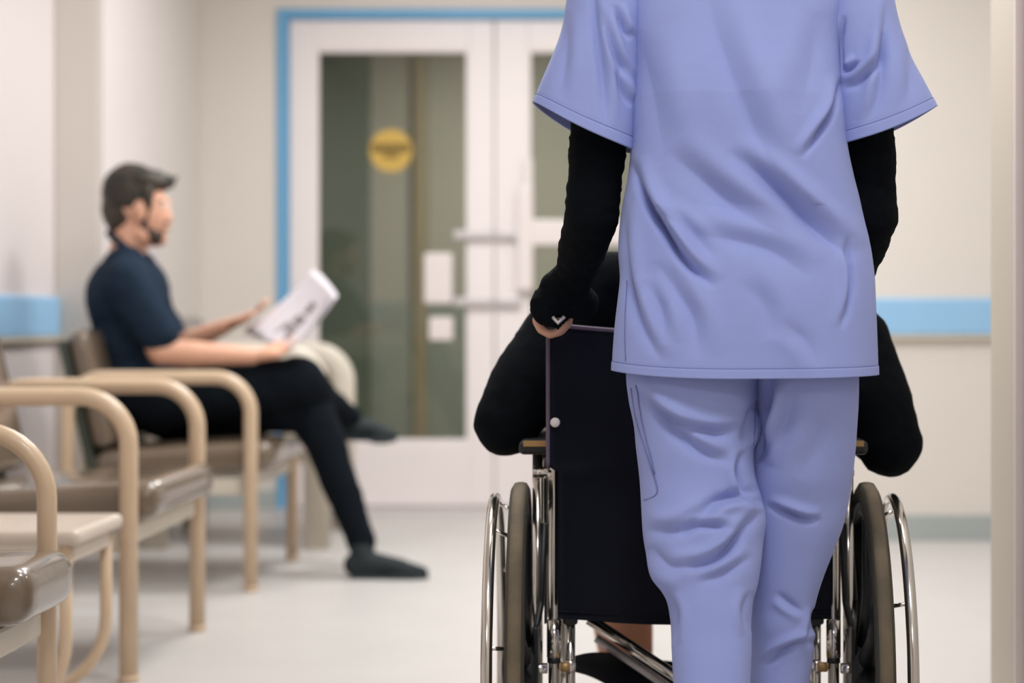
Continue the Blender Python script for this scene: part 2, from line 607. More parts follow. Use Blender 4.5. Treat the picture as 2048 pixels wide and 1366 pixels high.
S = FPX / YB
wx = lambda px: (px - CX) / S
wz = lambda py: CAMZ - (py - CY) / S
d1 = leaf('door_1', DX0 + FWd + 0.003, wx(987), wx(630), wx(937), wz(884), wz(98), 'white door leaf with tall glass pane and yellow round sticker')
d2 = leaf('door_2', wx(990), DX1 - FWd - 0.003, wx(1056), wx(1352), wz(884), wz(98), 'white glazed door leaf half hidden behind the nurse')
yd = YB + 0.015
# yellow round sticker on the glass with its dark middle band
v, f = disc_geo((wx(780), yd + 0.0185, wz(300)), (wx(780), yd + 0.0155, wz(300)), 0.098, 40)
st = mesh_obj('sticker', v, f, 'yellow', d1, smooth=False)
st['label'] = 'round yellow safety sticker with a dark band'
box('sticker_band', wx(742), wx(818), yd + 0.0145, yd + 0.0155, wz(304), wz(286), 'ink', st)
bm = bmesh.new()
add_box(bm, wx(764), wx(796), yd + 0.0145, yd + 0.0155, wz(315), wz(306))
bm_obj('sticker_mark', bm, 'ink', st)
# push plate, lock box, pulls
box('push_plate', wx(848), wx(905), yd - 0.03, yd + 0.018, wz(608), wz(506), 'plate', d1, bev=0.012, seg=3)
box('lock_box', wx(858), wx(906), yd - 0.03, yd + 0.018, wz(681), wz(634), 'plate', d1, bev=0.01, seg=3)
for py in (470, 604):
    box('handle_bar', wx(908), wx(986), yd - 0.034, yd - 0.016, wz(py + 8), wz(py - 8), 'steel_grey', d1, bev=0.004)
    box('handle_bar', wx(991), wx(1042), yd - 0.034, yd - 0.016, wz(py + 8), wz(py - 8), 'steel_grey', d2, bev=0.004)
for py in (470, 604):
    for px_, dd in ((950, d1), (1012, d2)):
        box('handle_post', wx(px_ - 5), wx(px_ + 5), yd - 0.02, yd + 0.004, wz(py + 5), wz(py - 5), 'steel_grey', dd)
bm = bmesh.new()
add_box(bm, wx(1034), wx(1067), yd - 0.055, yd - 0.02, wz(582), wz(372), 0.012, 3)
add_box(bm, wx(1047), wx(1066), yd - 0.045, yd - 0.02, wz(380), wz(318), 0.008, 3)
add_box(bm, wx(1042), wx(1058), yd - 0.03, yd + 0.004, wz(570), wz(552))
add_box(bm, wx(1042), wx(1058), yd - 0.03, yd + 0.004, wz(400), wz(382))
bm_obj('door_pull', bm, 'plate', d2)
box('cross_bar', wx(1062), wx(1350), yd - 0.05, yd - 0.012, wz(491), wz(440), 'plate', d2, bev=0.008, seg=3)
bm = bmesh.new()
for px_ in (1068, 1330):
    add_box(bm, wx(px_), wx(px_ + 16), yd - 0.02, yd + 0.018, wz(480), wz(452))
bm_obj('cross_bar_mount', bm, 'steel_grey', d2)

# corridor beyond the glass
struct(box('wall_corridor_end', -3.4, 2.6, 11.6, 11.75, 0, HC, 'corr_wall'), 'dim greenish wall of the corridor behind the glass doors')
struct(box('wall_corridor_left', -3.4, -3.25, 8.35, 11.6, 0, HC, 'corr_wall'), 'left side wall of the corridor behind the glass')
struct(box('wall_corridor_right', 2.45, 2.6, 8.35, 11.6, 0, HC, 'corr_wall'), 'right side wall of the corridor behind the glass')
struct(box('ceiling_corridor', -3.4, 2.6, 8.35, 11.75, HC, HC + 0.1, 'corr_wall'), 'ceiling of the corridor behind the glass doors')
S2 = FPX / 11.5
qx = lambda px: (px - CX) / S2
qz = lambda py: CAMZ - (py - CY) / S2
struct(box('trim_7', qx(520), qx(737), 11.48, 11.6, 0, HC, 'corr_dark', bev=0.01), 'dark green-grey cupboard front seen through the glass')
struct(box('trim_8', qx(828), qx(852), 11.5, 11.6, 0, HC, 'corr_brown', bev=0.006), 'brown wooden post seen through the glass door')
struct(box('trim_9', qx(737), 2.4, 11.56, 11.6, 0, qz(604), 'corr_green', bev=0.006), 'greenish dado panel in the corridor behind the glass')

# ceiling lights
def ceiling_light(x, y, label, watts=None, rot=False):
    t = thing('ceiling_light', label, 'ceiling light', (x, y, HC), 'square ceiling lights')
    w = 0.3
    bm = bmesh.new()
    add_box(bm, x - w, x + w, y - w, y - w + 0.03, HC - 0.03, HC)
    add_box(bm, x - w, x + w, y + w - 0.03, y + w, HC - 0.03, HC)
    add_box(bm, x - w, x - w + 0.03, y - w + 0.03, y + w - 0.03, HC - 0.03, HC)
    add_box(bm, x + w - 0.03, x + w, y - w + 0.03, y + w - 0.03, HC - 0.03, HC)
    bm_obj('frame', bm, 'plate', t)
    box('diffuser', x - w + 0.03, x + w - 0.03, y - w + 0.03, y + w - 0.03, HC - 0.012, HC - 0.002, EMIT, t)
    ld = bpy.data.lights.new('ceiling_lamp', 'AREA')
    ld.shape = 'RECTANGLE'
    ld.size = 0.54
    ld.size_y = 0.54
    ld.energy = watts or LIGHT_W
    ld.color = LIGHT_COL
    lo = bpy.data.objects.new('ceiling_lamp', ld)
    lo.location = (x, y, HC - 0.035)
    link(lo, t)
    return t
EMIT = emit('diffuser_glow', (1.0, 0.95, 0.88, 1), 4.0)
M['plate2'] = M['plate']
for x, y, k, where in LIGHTS:
    ceiling_light(x, y, 'square ceiling light panel ' + where, LIGHT_W * k)
ceiling_light(-0.6, 10.0, 'square ceiling light in the corridor behind the doors', 62.0)

# ------------------------------------------------------------------ waiting chairs
def cushion_geo(x0, x1, y0, y1, z0, z1, r, tilt=0.0, crown=0.012, rf=None):
    """rounded cushion; x is front-back (front = x1), tilt lifts the front"""
    nx, ny, nz = 15, 15, 7
    bm = bmesh.new()
    add_box(bm, x0, x1, y0, y1, z0, z1, r, 5)
    bmesh.ops.subdivide_edges(bm, edges=[e for e in bm.edges if e.calc_length() > 0.1], cuts=6, use_grid_fill=True)
    cx, cy = (x0 + x1) / 2, (y0 + y1) / 2
    for v in bm.verts:
        u = (v.co.x - cx) / ((x1 - x0) / 2)
        w = (v.co.y - cy) / ((y1 - y0) / 2)
        if v.co.z > (z0 + z1) / 2:
            v.co.z += crown * max(0, (1 - u * u)) * max(0, (1 - w * w))
        v.co.z += (v.co.x - cx) * tilt
    return bm

def waiting_chair(yn, yf, label, k=1.0, xf=-1.16, depth=0.58, arm_h=0.70, name='waiting_chair', back=True, seat_top=0.455, tr=0.0222, wide=1.0, H=0.385, armm='tube'):
    """yn/yf: depth of near and far arm, xf: x of the front legs"""
    xr = xf - depth
    t = thing(name, label, 'chair', ((xf + xr) / 2, (yn + yf) / 2, 0), 'beige tube framed waiting chairs')
    for y in (yn, yf):
        pts = fillet([(xf - 0.0, y, 0.0), (xf, y, arm_h - tr), (xr, y, arm_h - tr), (xr - 0.01, y, 0.0)], 0.115, 10)
        arm = tube('arm_frame', pts, tr, armm, t, 16)
        if wide != 1.0:
            for vv in arm.data.vertices:
                vv.co.y = y + (vv.co.y - y) / wide
        if wide != 1.0:
            continue
        v, f = lathe_geo([(tr * 1.08, 0.0), (tr * 1.1, 0.012), (tr * 1.0, 0.016)], (xf, y, 0), 'Z', 16, closed=False)
        mesh_obj('foot_cap', v, f, 'tube', arm)
    w0, w1 = yn + tr + 0.008, yf - tr - 0.008
    st = seat_top * k
    # seat frame
    bm = bmesh.new()
    add_box(bm, xf - 0.035, xf + 0.0, w0, w1, st - 0.135, st - 0.085, 0.008)
    bm_obj('seat_front_rail', bm, 'apron', t)
    for y in (w0 + 0.012, w1 - 0.03):
        box('seat_side_rail', xr + 0.03, xf - 0.036, y, y + 0.02, st - 0.155, st - 0.105, 'apron', t, bev=0.005)
    bm = cushion_geo(xr + 0.07, xf + 0.06, w0, w1, st - 0.092, st, 0.034, 0.06)
    bm_obj('seat_cushion', bm, 'vinyl', t, smooth=True)
    if back:
        # backrest leans backwards: shell behind, cushion in front
        a = math.radians(13)
        base = Vector((xr + 0.115, 0, st + 0.0))
        R = Matrix.Rotation(-a, 4, 'Y')
        def lean(bm):
            for v in bm.verts:
                v.co = R @ v.co
                v.co += base
        bm = bmesh.new()
        add_box(bm, -0.05, 0.02, w0, w1, 0.0, H, 0.032, 5)
        bmesh.ops.subdivide_edges(bm, edges=[e for e in bm.edges if e.calc_length() > 0.1], cuts=6, use_grid_fill=True)
        lean(bm)
        bm_obj('back_cushion', bm, 'vinyl', t, smooth=True)
        bm = bmesh.new()
        add_box(bm, -0.082, -0.052, w0 - 0.002, w1 + 0.002, -0.10, H - 0.02, 0.012, 3)
        lean(bm)
        bm_obj('back_shell', bm, 'shell', t)
        for y in (w0 + 0.03, w1 - 0.03):
            box('back_strut', xr + 0.02, xr + 0.075, y - 0.01, y + 0.01, st - 0.15, st - 0.04, 'apron', t)
    return t

waiting_chair(5.71, 6.44, 'beige tube-armed vinyl chair that the reading man sits in')
waiting_chair(4.28, 4.98, 'empty beige tube-armed chair between the man and the low side table')
D4 = waiting_chair(2.74, 3.05, 'nearest empty beige chair, cut off by the left edge of the picture', k=1.015, xf=-0.965, arm_h=0.688, depth=0.55, tr=0.0165)

waiting_chair(6.76, 7.40, 'broad-armed cream chair half hidden behind the reading man, nearest the doors', xf=-1.125, arm_h=0.768, depth=0.60, tr=0.050, wide=2.4, seat_top=0.47, H=0.42, armm='apron')

# low side table with looped tube legs
t = thing('side_table', 'low cream side table with looped tube legs between two chairs', 'table', (-1.42, 3.94, 0))
for y in (3.79, 4.09):
    pts = fillet([(-1.16, y, 0.40), (-1.16, y, 0.014), (-1.66, y, 0.014), (-1.66, y, 0.40)], 0.17, 10)
    tube('leg_loop', pts, 0.0135, 'tube', t, 14)
bm = bmesh.new()
add_box(bm, -1.70, -1.125, 3.765, 4.115, 0.385, 0.420, 0.016, 4)
bm_obj('table_top', bm, 'laminate', t)
box('front_apron', -1.175, -1.147, 3.80, 4.08, 0.345, 0.386, 'laminate', t, bev=0.01, seg=3)

# ------------------------------------------------------------------ reading man
YM = 6.07
man = thing('person', 'bearded man in navy short-sleeved shirt sitting cross-legged with a paper', 'person', (-1.5, YM, 0))
sk, sh, tr_ = [], [], []
# head, neck, arms, hands: one skin
hd = lambda px, py, dy=0.0: P(px, py, YM) + Vector((0, dy, 0))
sk += [sphere_pts(hd(270, 398), (0.100, 0.078, 0.112)),
       sphere_pts(hd(297, 425), (0.070, 0.064, 0.095)),
       cap_geo(hd(290, 468, -0.02), 0.045, hd(317, 476), 0.030),
       cap_geo(hd(290, 468, 0.02), 0.045, hd(317, 476), 0.030),
       cap_geo(hd(252, 520), 0.064, hd(268, 440), 0.056),
       cap_geo(hd(331, 412), 0.010, hd(339, 438), 0.013),          # nose
       sphere_pts(hd(331, 402, -0.028), (0.012, 0.024, 0.010)), sphere_pts(hd(331, 402, 0.028), (0.012, 0.024, 0.010)),  # brow
       sphere_pts(hd(334, 455), (0.012, 0.024, 0.010)),            # mouth
       sphere_pts(hd(291, 425, -0.076), (0.020, 0.010, 0.034)), sphere_pts(hd(291, 425, 0.076), (0.020, 0.010, 0.034))]
def arm(sh_, el, wr, r=(0.050, 0.043, 0.028)):
    return [cap_geo(sh_, r[0], el, r[1]), cap_geo(el, r[1], el.lerp(wr, 0.35), r[1] * 1.0), cap_geo(el.lerp(wr, 0.35), r[1], wr, r[2])]
e1, w1 = P(322, 704, 5.88), P(505, 712, 5.93)
sk += arm(P(262, 580, 5.90), e1, w1)
e2, w2 = P(352, 696, 6.24), P(452, 652, 6.18)
sk += arm(P(265, 580, 6.24), e2, w2, (0.048, 0.040, 0.026))
def hand(wr, palm_dir, side_dir, curl_dir, L=0.095):
    """palm plus four fingers and thumb gripping a sheet"""
    g = []
    pd = palm_dir.normalized(); sd = side_dir.normalized(); cd = curl_dir.normalized()
    for k in (-1, 0, 1):
        g.append(cap_geo(wr, 0.022, wr + pd * L * 0.85 + sd * 0.026 * k, 0.015))
    for k, ln in zip((-1.5, -0.5, 0.5, 1.5), (0.058, 0.070, 0.074, 0.064)):
        b = wr + pd * L * 0.85 + sd * 0.0205 * k
        m_ = b + pd * ln * 0.55 + cd * 0.012 + sd * 0.002 * k
        e = m_ + pd * ln * 0.35 + cd * 0.026
        g += [cap_geo(b, 0.0098, m_, 0.009), cap_geo(m_, 0.009, e, 0.0078)]
    b = wr + pd * L * 0.3 - sd * 0.026
    m_ = b + pd * 0.035 - sd * 0.024 + cd * 0.006
    g += [cap_geo(b, 0.014, m_, 0.011), cap_geo(m_, 0.011, m_ + pd * 0.034 + cd * 0.008, 0.0085)]
    return g
sk += hand(w1, Vector((1, 0.12, 0.16)), Vector((0.1, -0.9, -0.3)), Vector((0, 0.2, 1)))
sk += hand(w2, Vector((1, -0.15, 0.40)), Vector((-0.1, 0.9, 0.1)), Vector((0.2, -0.2, 0.5)))
fuse('body', sk, 'skin', man, 0.0055, 5)
# hair and beard
hr = [sphere_pts(hd(264, 386), (0.101, 0.087, 0.102)), sphere_pts(hd(246, 420), (0.070, 0.074, 0.085)),
      sphere_pts(hd(290, 362), (0.085, 0.080, 0.045), Quaternion((0, 1, 0), 0.12)),
      sphere_pts(hd(314, 360), (0.044, 0.060, 0.032), Quaternion((0, 1, 0), 0.45)), sphere_pts(hd(330, 364), (0.020, 0.045, 0.018), Quaternion((0, 1, 0), 0.6)),
      sphere_pts(hd(240, 448), (0.040, 0.060, 0.030)),
      cap_geo(hd(305, 385, -0.062), 0.020, hd(308, 418, -0.064), 0.010), cap_geo(hd(305, 385, 0.062), 0.020, hd(308, 418, 0.064), 0.010)]
random.seed(11)
for i in range(46):
    u = random.uniform(220, 330); dy = random.uniform(-0.06, 0.06)
    yv = 345 + abs(u - 285) ** 1.5 * 0.03
    a_ = hd(u, yv + 12, dy)
    hr.append(cap_geo(a_, 0.016, a_ + Vector((random.uniform(0.0, 0.03), 0, random.uniform(0.010, 0.030))), 0.005))
wrinkle(fuse('hair', hr, 'hair_m', man, 0.005, 2), 0.003, 90, 2)
bd = [cap_geo(hd(294, 455, -0.050), 0.014, hd(312, 474, -0.026), 0.026), cap_geo(hd(294, 455, 0.050), 0.014, hd(312, 474, 0.026), 0.026),
      sphere_pts(hd(314, 474), (0.032, 0.040, 0.032)), cap_geo(hd(306, 425, -0.060), 0.007, hd(295, 455, -0.052), 0.012), cap_geo(hd(306, 425, 0.060), 0.007, hd(295, 455, 0.052), 0.012),
      cap_geo(hd(334, 447, -0.020), 0.008, hd(334, 447, 0.020), 0.008)]
fuse('beard', bd, 'beard', man, 0.006, 3)
for s in (-1, 1):
    v, f = sphere_pts(hd(329, 411, 0.028 * s), 0.0125)
    mesh_obj('eye', v, f, 'plate', man)
# shirt
sh += [sphere_pts(P(258, 600, YM), (0.135, 0.190, 0.165)), sphere_pts(P(268, 680, YM), (0.138, 0.180, 0.165)),
       sphere_pts(P(290, 760, YM), (0.145, 0.185, 0.120)),
       cap_geo(P(252, 560, YM - 0.145), 0.078, P(252, 560, YM + 0.145), 0.078),
       cap_geo(P(250, 535, YM - 0.06), 0.075, P(250, 535, YM + 0.06), 0.075),
       cap_geo(P(258, 570, 5.90), 0.080, P(318, 668, 5.885), 0.068), cap_geo(P(262, 570, 6.24), 0.078, P(335, 665, 6.25), 0.064)]
shirt = wrinkle(fuse('shirt', sh, 'navy_shirt', man, 0.008, 8), 0.006, 26, 3)
# collar and placket
col = []
for k in range(25):
    a = 2 * PI * k / 24
    col.append(P(262, 498, YM) + Vector((0.070 * math.cos(a), 0.072 * math.sin(a), -0.050 * math.cos(a) + 0.004)))
v, f = tube_geo(col[:-1], 0.013, 10, closed=True)
mesh_obj('collar', v, f, 'navy_shirt', shirt)
tube('placket', [P(303, 528, YM), P(327, 570, YM), P(338, 610, YM), P(345, 660, YM)], 0.013, 'navy_shirt', shirt, 10)
# trousers
tr_ += [sphere_pts(P(305, 800, YM), (0.160, 0.190, 0.105)),
        cap_geo(P(320, 800, 5.97), 0.105, P(600, 762, 6.02), 0.080),
        sphere_pts(P(598, 762, 6.02), (0.088, 0.082, 0.084)),
        cap_geo(P(612, 768, 6.03), 0.074, P(640, 800, 6.14), 0.066), cap_geo(P(640, 800, 6.14), 0.066, P(700, 836, 6.26), 0.045),
        cap_geo(P(330, 820, 6.17), 0.100, P(615, 818, 6.08), 0.078),
        cap_geo(P(618, 815, 6.08), 0.078, P(655, 900, 6.06), 0.070), cap_geo(P(655, 900, 6.06), 0.070, P(692, 1000, 6.04), 0.056),
        cap_geo(P(692, 1000, 6.04), 0.056, P(722, 1085, 6.02), 0.047)]
wrinkle(fuse('trousers', tr_, 'navy_pants', man, 0.008, 8), 0.005, 24, 9)
def shoe(name, heel, toe, up, m, parent, rh=0.036, L=None, ankle=None):
    """slip-on shoe from heel to toe: upper and sole"""
    heel, toe = Vector(heel), Vector(toe)
    d = toe - heel
    g = [cap_geo(heel + up * 0.045, rh + 0.006, heel + d * 0.3 + up * 0.045, rh + 0.004),
         cap_geo(heel + d * 0.3 + up * 0.048, rh, heel + d * 0.62 + up * 0.034, rh * 0.9),
         cap_geo(heel + d * 0.62 + up * 0.032, rh * 0.9, heel + d * 0.92 + up * 0.022, 0.020),
         cap_geo(heel + d * 0.6 + up * 0.024, rh * 0.95, heel + d * 0.8 + up * 0.02, rh * 0.8)]
    if ankle is not None:
        g.append(cap_geo(heel + d * 0.12 + up * 0.06, rh + 0.004, ankle, 0.040))
    o = fuse(name, g, m, parent, 0.006, 4)
    return o
def sole_geo(heel, toe, up, side, w=0.04):
    heel, toe = Vector(heel), Vector(toe)
    d = (toe - heel)
    bm = []
    out = [(0.0, 0.6), (0.06, 0.85), (0.3, 0.8), (0.6, 1.0), (0.8, 0.95), (0.95, 0.55), (1.0, 0.2)]
    ring = [heel - d * 0.06 + d * a * 1.06 + side * w * b for a, b in out] + [heel - d * 0.06 + d * a * 1.06 - side * w * b for a, b in reversed(out)]
    n = len(ring)
    V = [r for r in ring] + [r + up * 0.016 for r in ring]
    F = [tuple(range(n - 1, -1, -1)), tuple(range(n, 2 * n))] + [(i, (i + 1) % n, n + (i + 1) % n, n + i) for i in range(n)]
    return V, F
h0 = Vector(((712 - CX) * 6.0 / FPX, 6.0, 0.0)); t0 = Vector(((858 - CX) * 6.0 / FPX, 5.98, 0.0))
so = shoe('shoe', h0, t0, Vector((0, 0, 1)), 'shoe', man, ankle=P(722, 1090, 6.01))
v, f = sole_geo(h0, t0, Vector((0, 0, 1)), Vector((0, 1, 0)))
mesh_obj('shoe_sole', v, f, 'sole', so, smooth=False)
h1 = P(690, 880, 6.27); t1 = P(792, 884, 6.27)
dn = (t1 - h1).normalized()
upv = Vector((-dn.z, 0, dn.x)).normalized()
so = shoe('shoe', h1, t1, upv, 'shoe', man, rh=0.036, ankle=P(690, 832, 6.25))
v, f = sole_geo(h1, t1, upv, Vector((0, 1, 0)))
mesh_obj('shoe_sole', v, f, 'sole', so, smooth=False)

# newspaper sheets
A, B_, C_, D_ = P(578, 704, 5.90), P(488, 664, 6.18), P(640, 546, 6.18), P(676, 592, 5.90)
def sheet(name, A, B_, C_, D_, m, off, parent=None, curl=0.012, thick=0.0015, u0=0, u1=1, v0=0, v1=1, nu=14, nv=14):
    nrm = (B_ - A).cross(D_ - A).normalized()
    V = []
    for s in (0, 1):
        for i in range(nu + 1):
            for jn in range(nv + 1):
                u = u0 + (u1 - u0) * i / nu
                w = v0 + (v1 - v0) * jn / nv
                p = A.lerp(B_, u).lerp(D_.lerp(C_, u), w)
                p = p + nrm * (off - thick * s + curl * math.sin(PI * u) * 1.0 + curl * 0.8 * math.sin(PI * w))
                V.append(p)
    F = []
    W = nv + 1
    K = (nu + 1) * W
    for i in range(nu):
        for jn in range(nv):
            a = i * W + jn
            F.append((a, a + 1, a + W + 1, a + W))
            F.append((K + a, K + a + W, K + a + W + 1, K + a + 1))
    for i in range(nu):
        a, b = i * W, (i + 1) * W
        F.append((a, b, K + b, K + a))
        a, b = i * W + nv, (i + 1) * W + nv
        F.append((a, K + a, K + b, b))
    for jn in range(nv):
        a = jn
        F.append((a, K + a, K + a + 1, a + 1))
        a = nu * W + jn
        F.append((a, a + 1, K + a + 1, K + a))
    return mesh_obj(name, V, F, m, parent)
nrm = (B_ - A).cross(D_ - A).normalized()
sg = 1 if nrm.y < 0 else -1
news = sheet('newspaper', A, B_, C_, D_, 'paper', 0)
tag(news, 'white printed paper held open in the reading man\'s hands', 'newspaper')
sheet('page', A.lerp(D_, 0.02), B_.lerp(C_, 0.03), C_ + Vector((-0.02, 0, 0.012)), D_ + Vector((-0.012, 0, 0.012)), 'paper', 0.004 * sg, news, curl=0.018)
for (u0, u1, v0, v1) in ((0.28, 0.62, 0.12, 0.34), (0.30, 0.56, 0.36, 0.50), (0.34, 0.52, 0.54, 0.72)):
    sheet('printed_picture', A.lerp(D_, 0.02), B_.lerp(C_, 0.03), C_ + Vector((-0.02, 0, 0.012)), D_ + Vector((-0.012, 0, 0.012)), 'print', 0.0052 * sg if sg > 0 else 0.004 * sg - 0.0018, news, 0.018, 0.0004, u0, u1, v0, v1, 6, 6)

# ------------------------------------------------------------------ wheelchair
WX, WY, WR = 0.125, 2.90, 0.299
wc = thing('wheelchair', 'chrome wheelchair with navy back, pushed by the nurse', 'wheelchair', (WX, WY, 0))
CANE = 0.226
TR = 0.0092
for s in (-1, 1):
    cx = WX + CANE * s
    # back cane with the push handle bent towards the nurse
    zt = 0.858
    pts = fillet([(cx, WY + 0.01, 0.16), (cx, WY + 0.012, 0.62), (cx, WY + 0.0, zt), (cx, WY - 0.10, zt - 0.008)], [0, 0.2, 0.03, 0], 8)
    cane = tube('back_cane', pts, TR, 'chrome', wc, 16)
    tube('handle_grip', [(cx, WY - 0.03, zt - 0.004), (cx, WY - 0.105, zt - 0.009)], 0.0125, 'black_plastic', cane, 16)
    tube('cane_sleeve', [(cx, WY + 0.011, 0.315), (cx, WY + 0.0115, 0.375)], TR * 1.28, 'chrome', cane, 16)
    tube('cane_clip', [(cx, WY + 0.011, 0.306), (cx, WY + 0.011, 0.316)], TR * 1.2, 'black_plastic', cane, 16)
    # side frame: armrest post, rails, front upright
    ax = WX + (CANE + 0.028) * s
    tube('armrest_post', fillet([(ax, WY + 0.045, 0.18), (ax, WY + 0.045, 0.64)], 0, 1), 0.0085, 'chrome', wc, 14)
    tube('armrest_link', [(cx, WY + 0.01, 0.612), (ax + 0.002 * s, WY + 0.03, 0.612)], 0.0095, 'chrome', wc, 14)
    pts = fillet([(ax, WY + 0.045, 0.632), (ax, WY + 0.30, 0.632), (ax, WY + 0.34, 0.42)], 0.04, 6)
    tube('armrest_rail', pts, 0.0085, 'chrome', wc, 12)
    pad = box('armrest_pad', ax - 0.030, ax + 0.030, WY + 0.02, WY + 0.30, 0.641, 0.664, 'black_plastic', wc, bev=0.008, seg=3)
    box('pad_trim', ax - 0.022, ax + 0.022, WY + 0.016, WY + 0.022, 0.655, 0.664, 'brass', pad)
    for z in (0.47, 0.20):
        tube('side_rail', fillet([(cx, WY + 0.01, z), (cx, WY + 0.42, z)], 0, 1), TR, 'chrome', wc, 12)
    tube('front_upright', fillet([(cx, WY + 0.42, 0.50), (cx, WY + 0.42, 0.10)], 0, 1), TR, 'chrome', wc, 12)
    # footrest hanger
    pts = fillet([(cx, WY + 0.42, 0.47), (cx, WY + 0.52, 0.46), (cx, WY + 0.66, 0.13)], 0.05, 6)
    tube('footrest_hanger', pts, TR, 'chrome', wc, 12)
    box('footplate', min(cx - 0.01 * s, cx - 0.17 * s), max(cx - 0.01 * s, cx - 0.17 * s), WY + 0.58, WY + 0.74, 0.105, 0.117, 'black_plastic', wc, bev=0.004)
    # inner brace post with its bolt (seen beside the cane)
    bx = cx - 0.026 * s
    brace_post = tube('brace_post', [(bx, WY + 0.03, 0.10), (bx, WY + 0.03, 0.37)], 0.0078, 'chrome', wc, 12)
    v, f = disc_geo((bx, WY + 0.012, 0.300), (bx, WY + 0.028, 0.300), 0.0095, 16)
    mesh_obj('bolt', v, f, 'chrome', brace_post)
    box('brace_cap', bx - 0.012, bx + 0.012, WY + 0.02, WY + 0.05, 0.365, 0.388, 'black_plastic', brace_post, bev=0.004)
    # side guard and brake
    gx = WX + (CANE + 0.016) * s
    bm = bmesh.new()
    add_box(bm, gx - 0.002, gx + 0.002, WY + 0.06, WY + 0.36, 0.36, 0.60, 0.001, 1)
    bm_obj('side_guard', bm, 'black_plastic', wc)
    tube('brake_lever', fillet([(ax + 0.004 * s, WY + 0.10, 0.30), (ax - 0.002 * s, WY + 0.02, 0.36), (ax + 0.006 * s, WY - 0.02, 0.33), (ax - 0.006 * s, WY + 0.03, 0.40), (ax - 0.012 * s, WY + 0.02, 0.53)], 0.02, 4), 0.006, 'black_plastic', wc, 10)
    box('axle_plate', ax - 0.004, ax + 0.004, WY - 0.03, WY + 0.06, 0.24, 0.37, 'black_plastic', wc, bev=0.003)
    v, f = disc_geo((cx + 0.010 * s, WY, WR), (WX + 0.262 * s, WY, WR), 0.0085, 16, 0.05)
    mesh_obj('axle', v, f, 'chrome', wc)
    v, f = disc_geo((cx - 0.010 * s, WY + 0.01, WR), (cx - 0.026 * s, WY + 0.01, WR), 0.008, 8, 0.1)
    mesh_obj('axle_nut', v, f, 'brass', wc)
    # big wheel
    wxp = WX + 0.280 * s
    ro = WR
    prof = [(ro - 0.012, -0.0115), (ro - 0.0015, -0.0095), (ro, -0.003), (ro, 0.003), (ro - 0.0015, 0.0095), (ro - 0.012, 0.0115)]
    wallp = [(ro - 0.036, -0.010), (ro - 0.026, -0.0145), (ro - 0.010, -0.0145), (ro - 0.0025, -0.0100),
             (ro - 0.0025, 0.0100), (ro - 0.010, 0.0145), (ro - 0.026, 0.0145), (ro - 0.036, 0.010)]
    rimp = [(ro - 0.034, -0.013), (ro - 0.034, 0.013), (ro - 0.050, 0.012), (ro - 0.054, 0.006), (ro - 0.054, -0.006), (ro - 0.050, -0.012)]
    v, f = lathe_geo(rimp, (wxp, WY, WR), 'X', 96)
    wheel = mesh_obj('wheel', v, f, 'black_plastic', wc)
    v, f = lathe_geo(prof, (wxp, WY, WR), 'X', 120)
    tyre = mesh_obj('tyre', v, f, 'tyre', wheel)
    v, f = lathe_geo(wallp, (wxp, WY, WR), 'X', 120)
    mesh_obj('tyre_sidewall', v, f, 'tyre_side', wheel)
    v, f = lathe_geo([(0.014, -0.030), (0.040, -0.026), (0.043, -0.012), (0.036, 0.0), (0.043, 0.012), (0.040, 0.026), (0.014, 0.030)], (wxp, WY, WR), 'X', 32, closed=False)
    mesh_obj('hub', v, f, 'black_plastic', wheel)
    for k in range(8):
        a = 2 * PI * (k + 0.3) / 8
        d = Vector((0, math.cos(a), math.sin(a)))
        c0 = Vector((wxp, WY, WR))
        v, f = tube_geo([c0 + d * 0.03, c0 + d * 0.12, c0 + d * (ro - 0.046)], [0.020, 0.012, 0.015], 10)
        mesh_obj('spoke', v, f, 'black_plastic', wheel)
    hx = WX + 0.321 * s
    RH = 0.273
    ring = [(hx, WY + RH * math.cos(2 * PI * k / 96), WR + RH * math.sin(2 * PI * k / 96)) for k in range(96)]
    tube('handrim', ring, 0.0088, 'chrome', wheel, 14, closed=True)
    for k in range(8):
        a = 2 * PI * (k + 0.62) / 8 if s < 0 else 2 * PI * (k + 0.30) / 8
        d = Vector((0, math.cos(a), math.sin(a)))
        c0 = Vector((hx, WY, WR)) + d * (RH - 0.002)
        c1 = Vector((wxp + 0.010 * s, WY, WR)) + d * (RH - 0.018)
        tube('handrim_stub', [c0, c1], 0.0032, 'chrome', wheel, 8)
    # slight toe of each big wheel
    toe = Matrix.Translation((wxp, WY, WR)) @ Matrix.Rotation(math.radians(1.2 if s < 0 else -2.6) * 1.0, 4, 'Z') @ Matrix.Translation((-wxp, -WY, -WR))
    for w_ in [wheel] + list(wheel.children):
        w_.data.transform(toe)
    # front caster
    kx = cx + 0.01 * s
    v, f = lathe_geo([(0.060, -0.012), (0.0745, -0.010), (0.075, 0.0), (0.0745, 0.010), (0.060, 0.012)], (kx, WY + 0.46, 0.075), 'X', 32)
    ca = mesh_obj('caster', v, f, 'black_plastic', wc)
    v, f = lathe_geo([(0.008, -0.014), (0.061, -0.009), (0.061, 0.009), (0.008, 0.014)], (kx, WY + 0.46, 0.075), 'X', 32, closed=False)
    mesh_obj('caster_disc', v, f, 'steel_grey', ca)
    multi('caster_fork', [tube_geo(fillet([(kx + 0.018 * q, WY + 0.46, 0.075), (kx + 0.018 * q, WY + 0.44, 0.155), (kx, WY + 0.42, 0.165)], 0.01, 3), 0.006, 8) for q in (-1, 1)], 'chrome', ca)

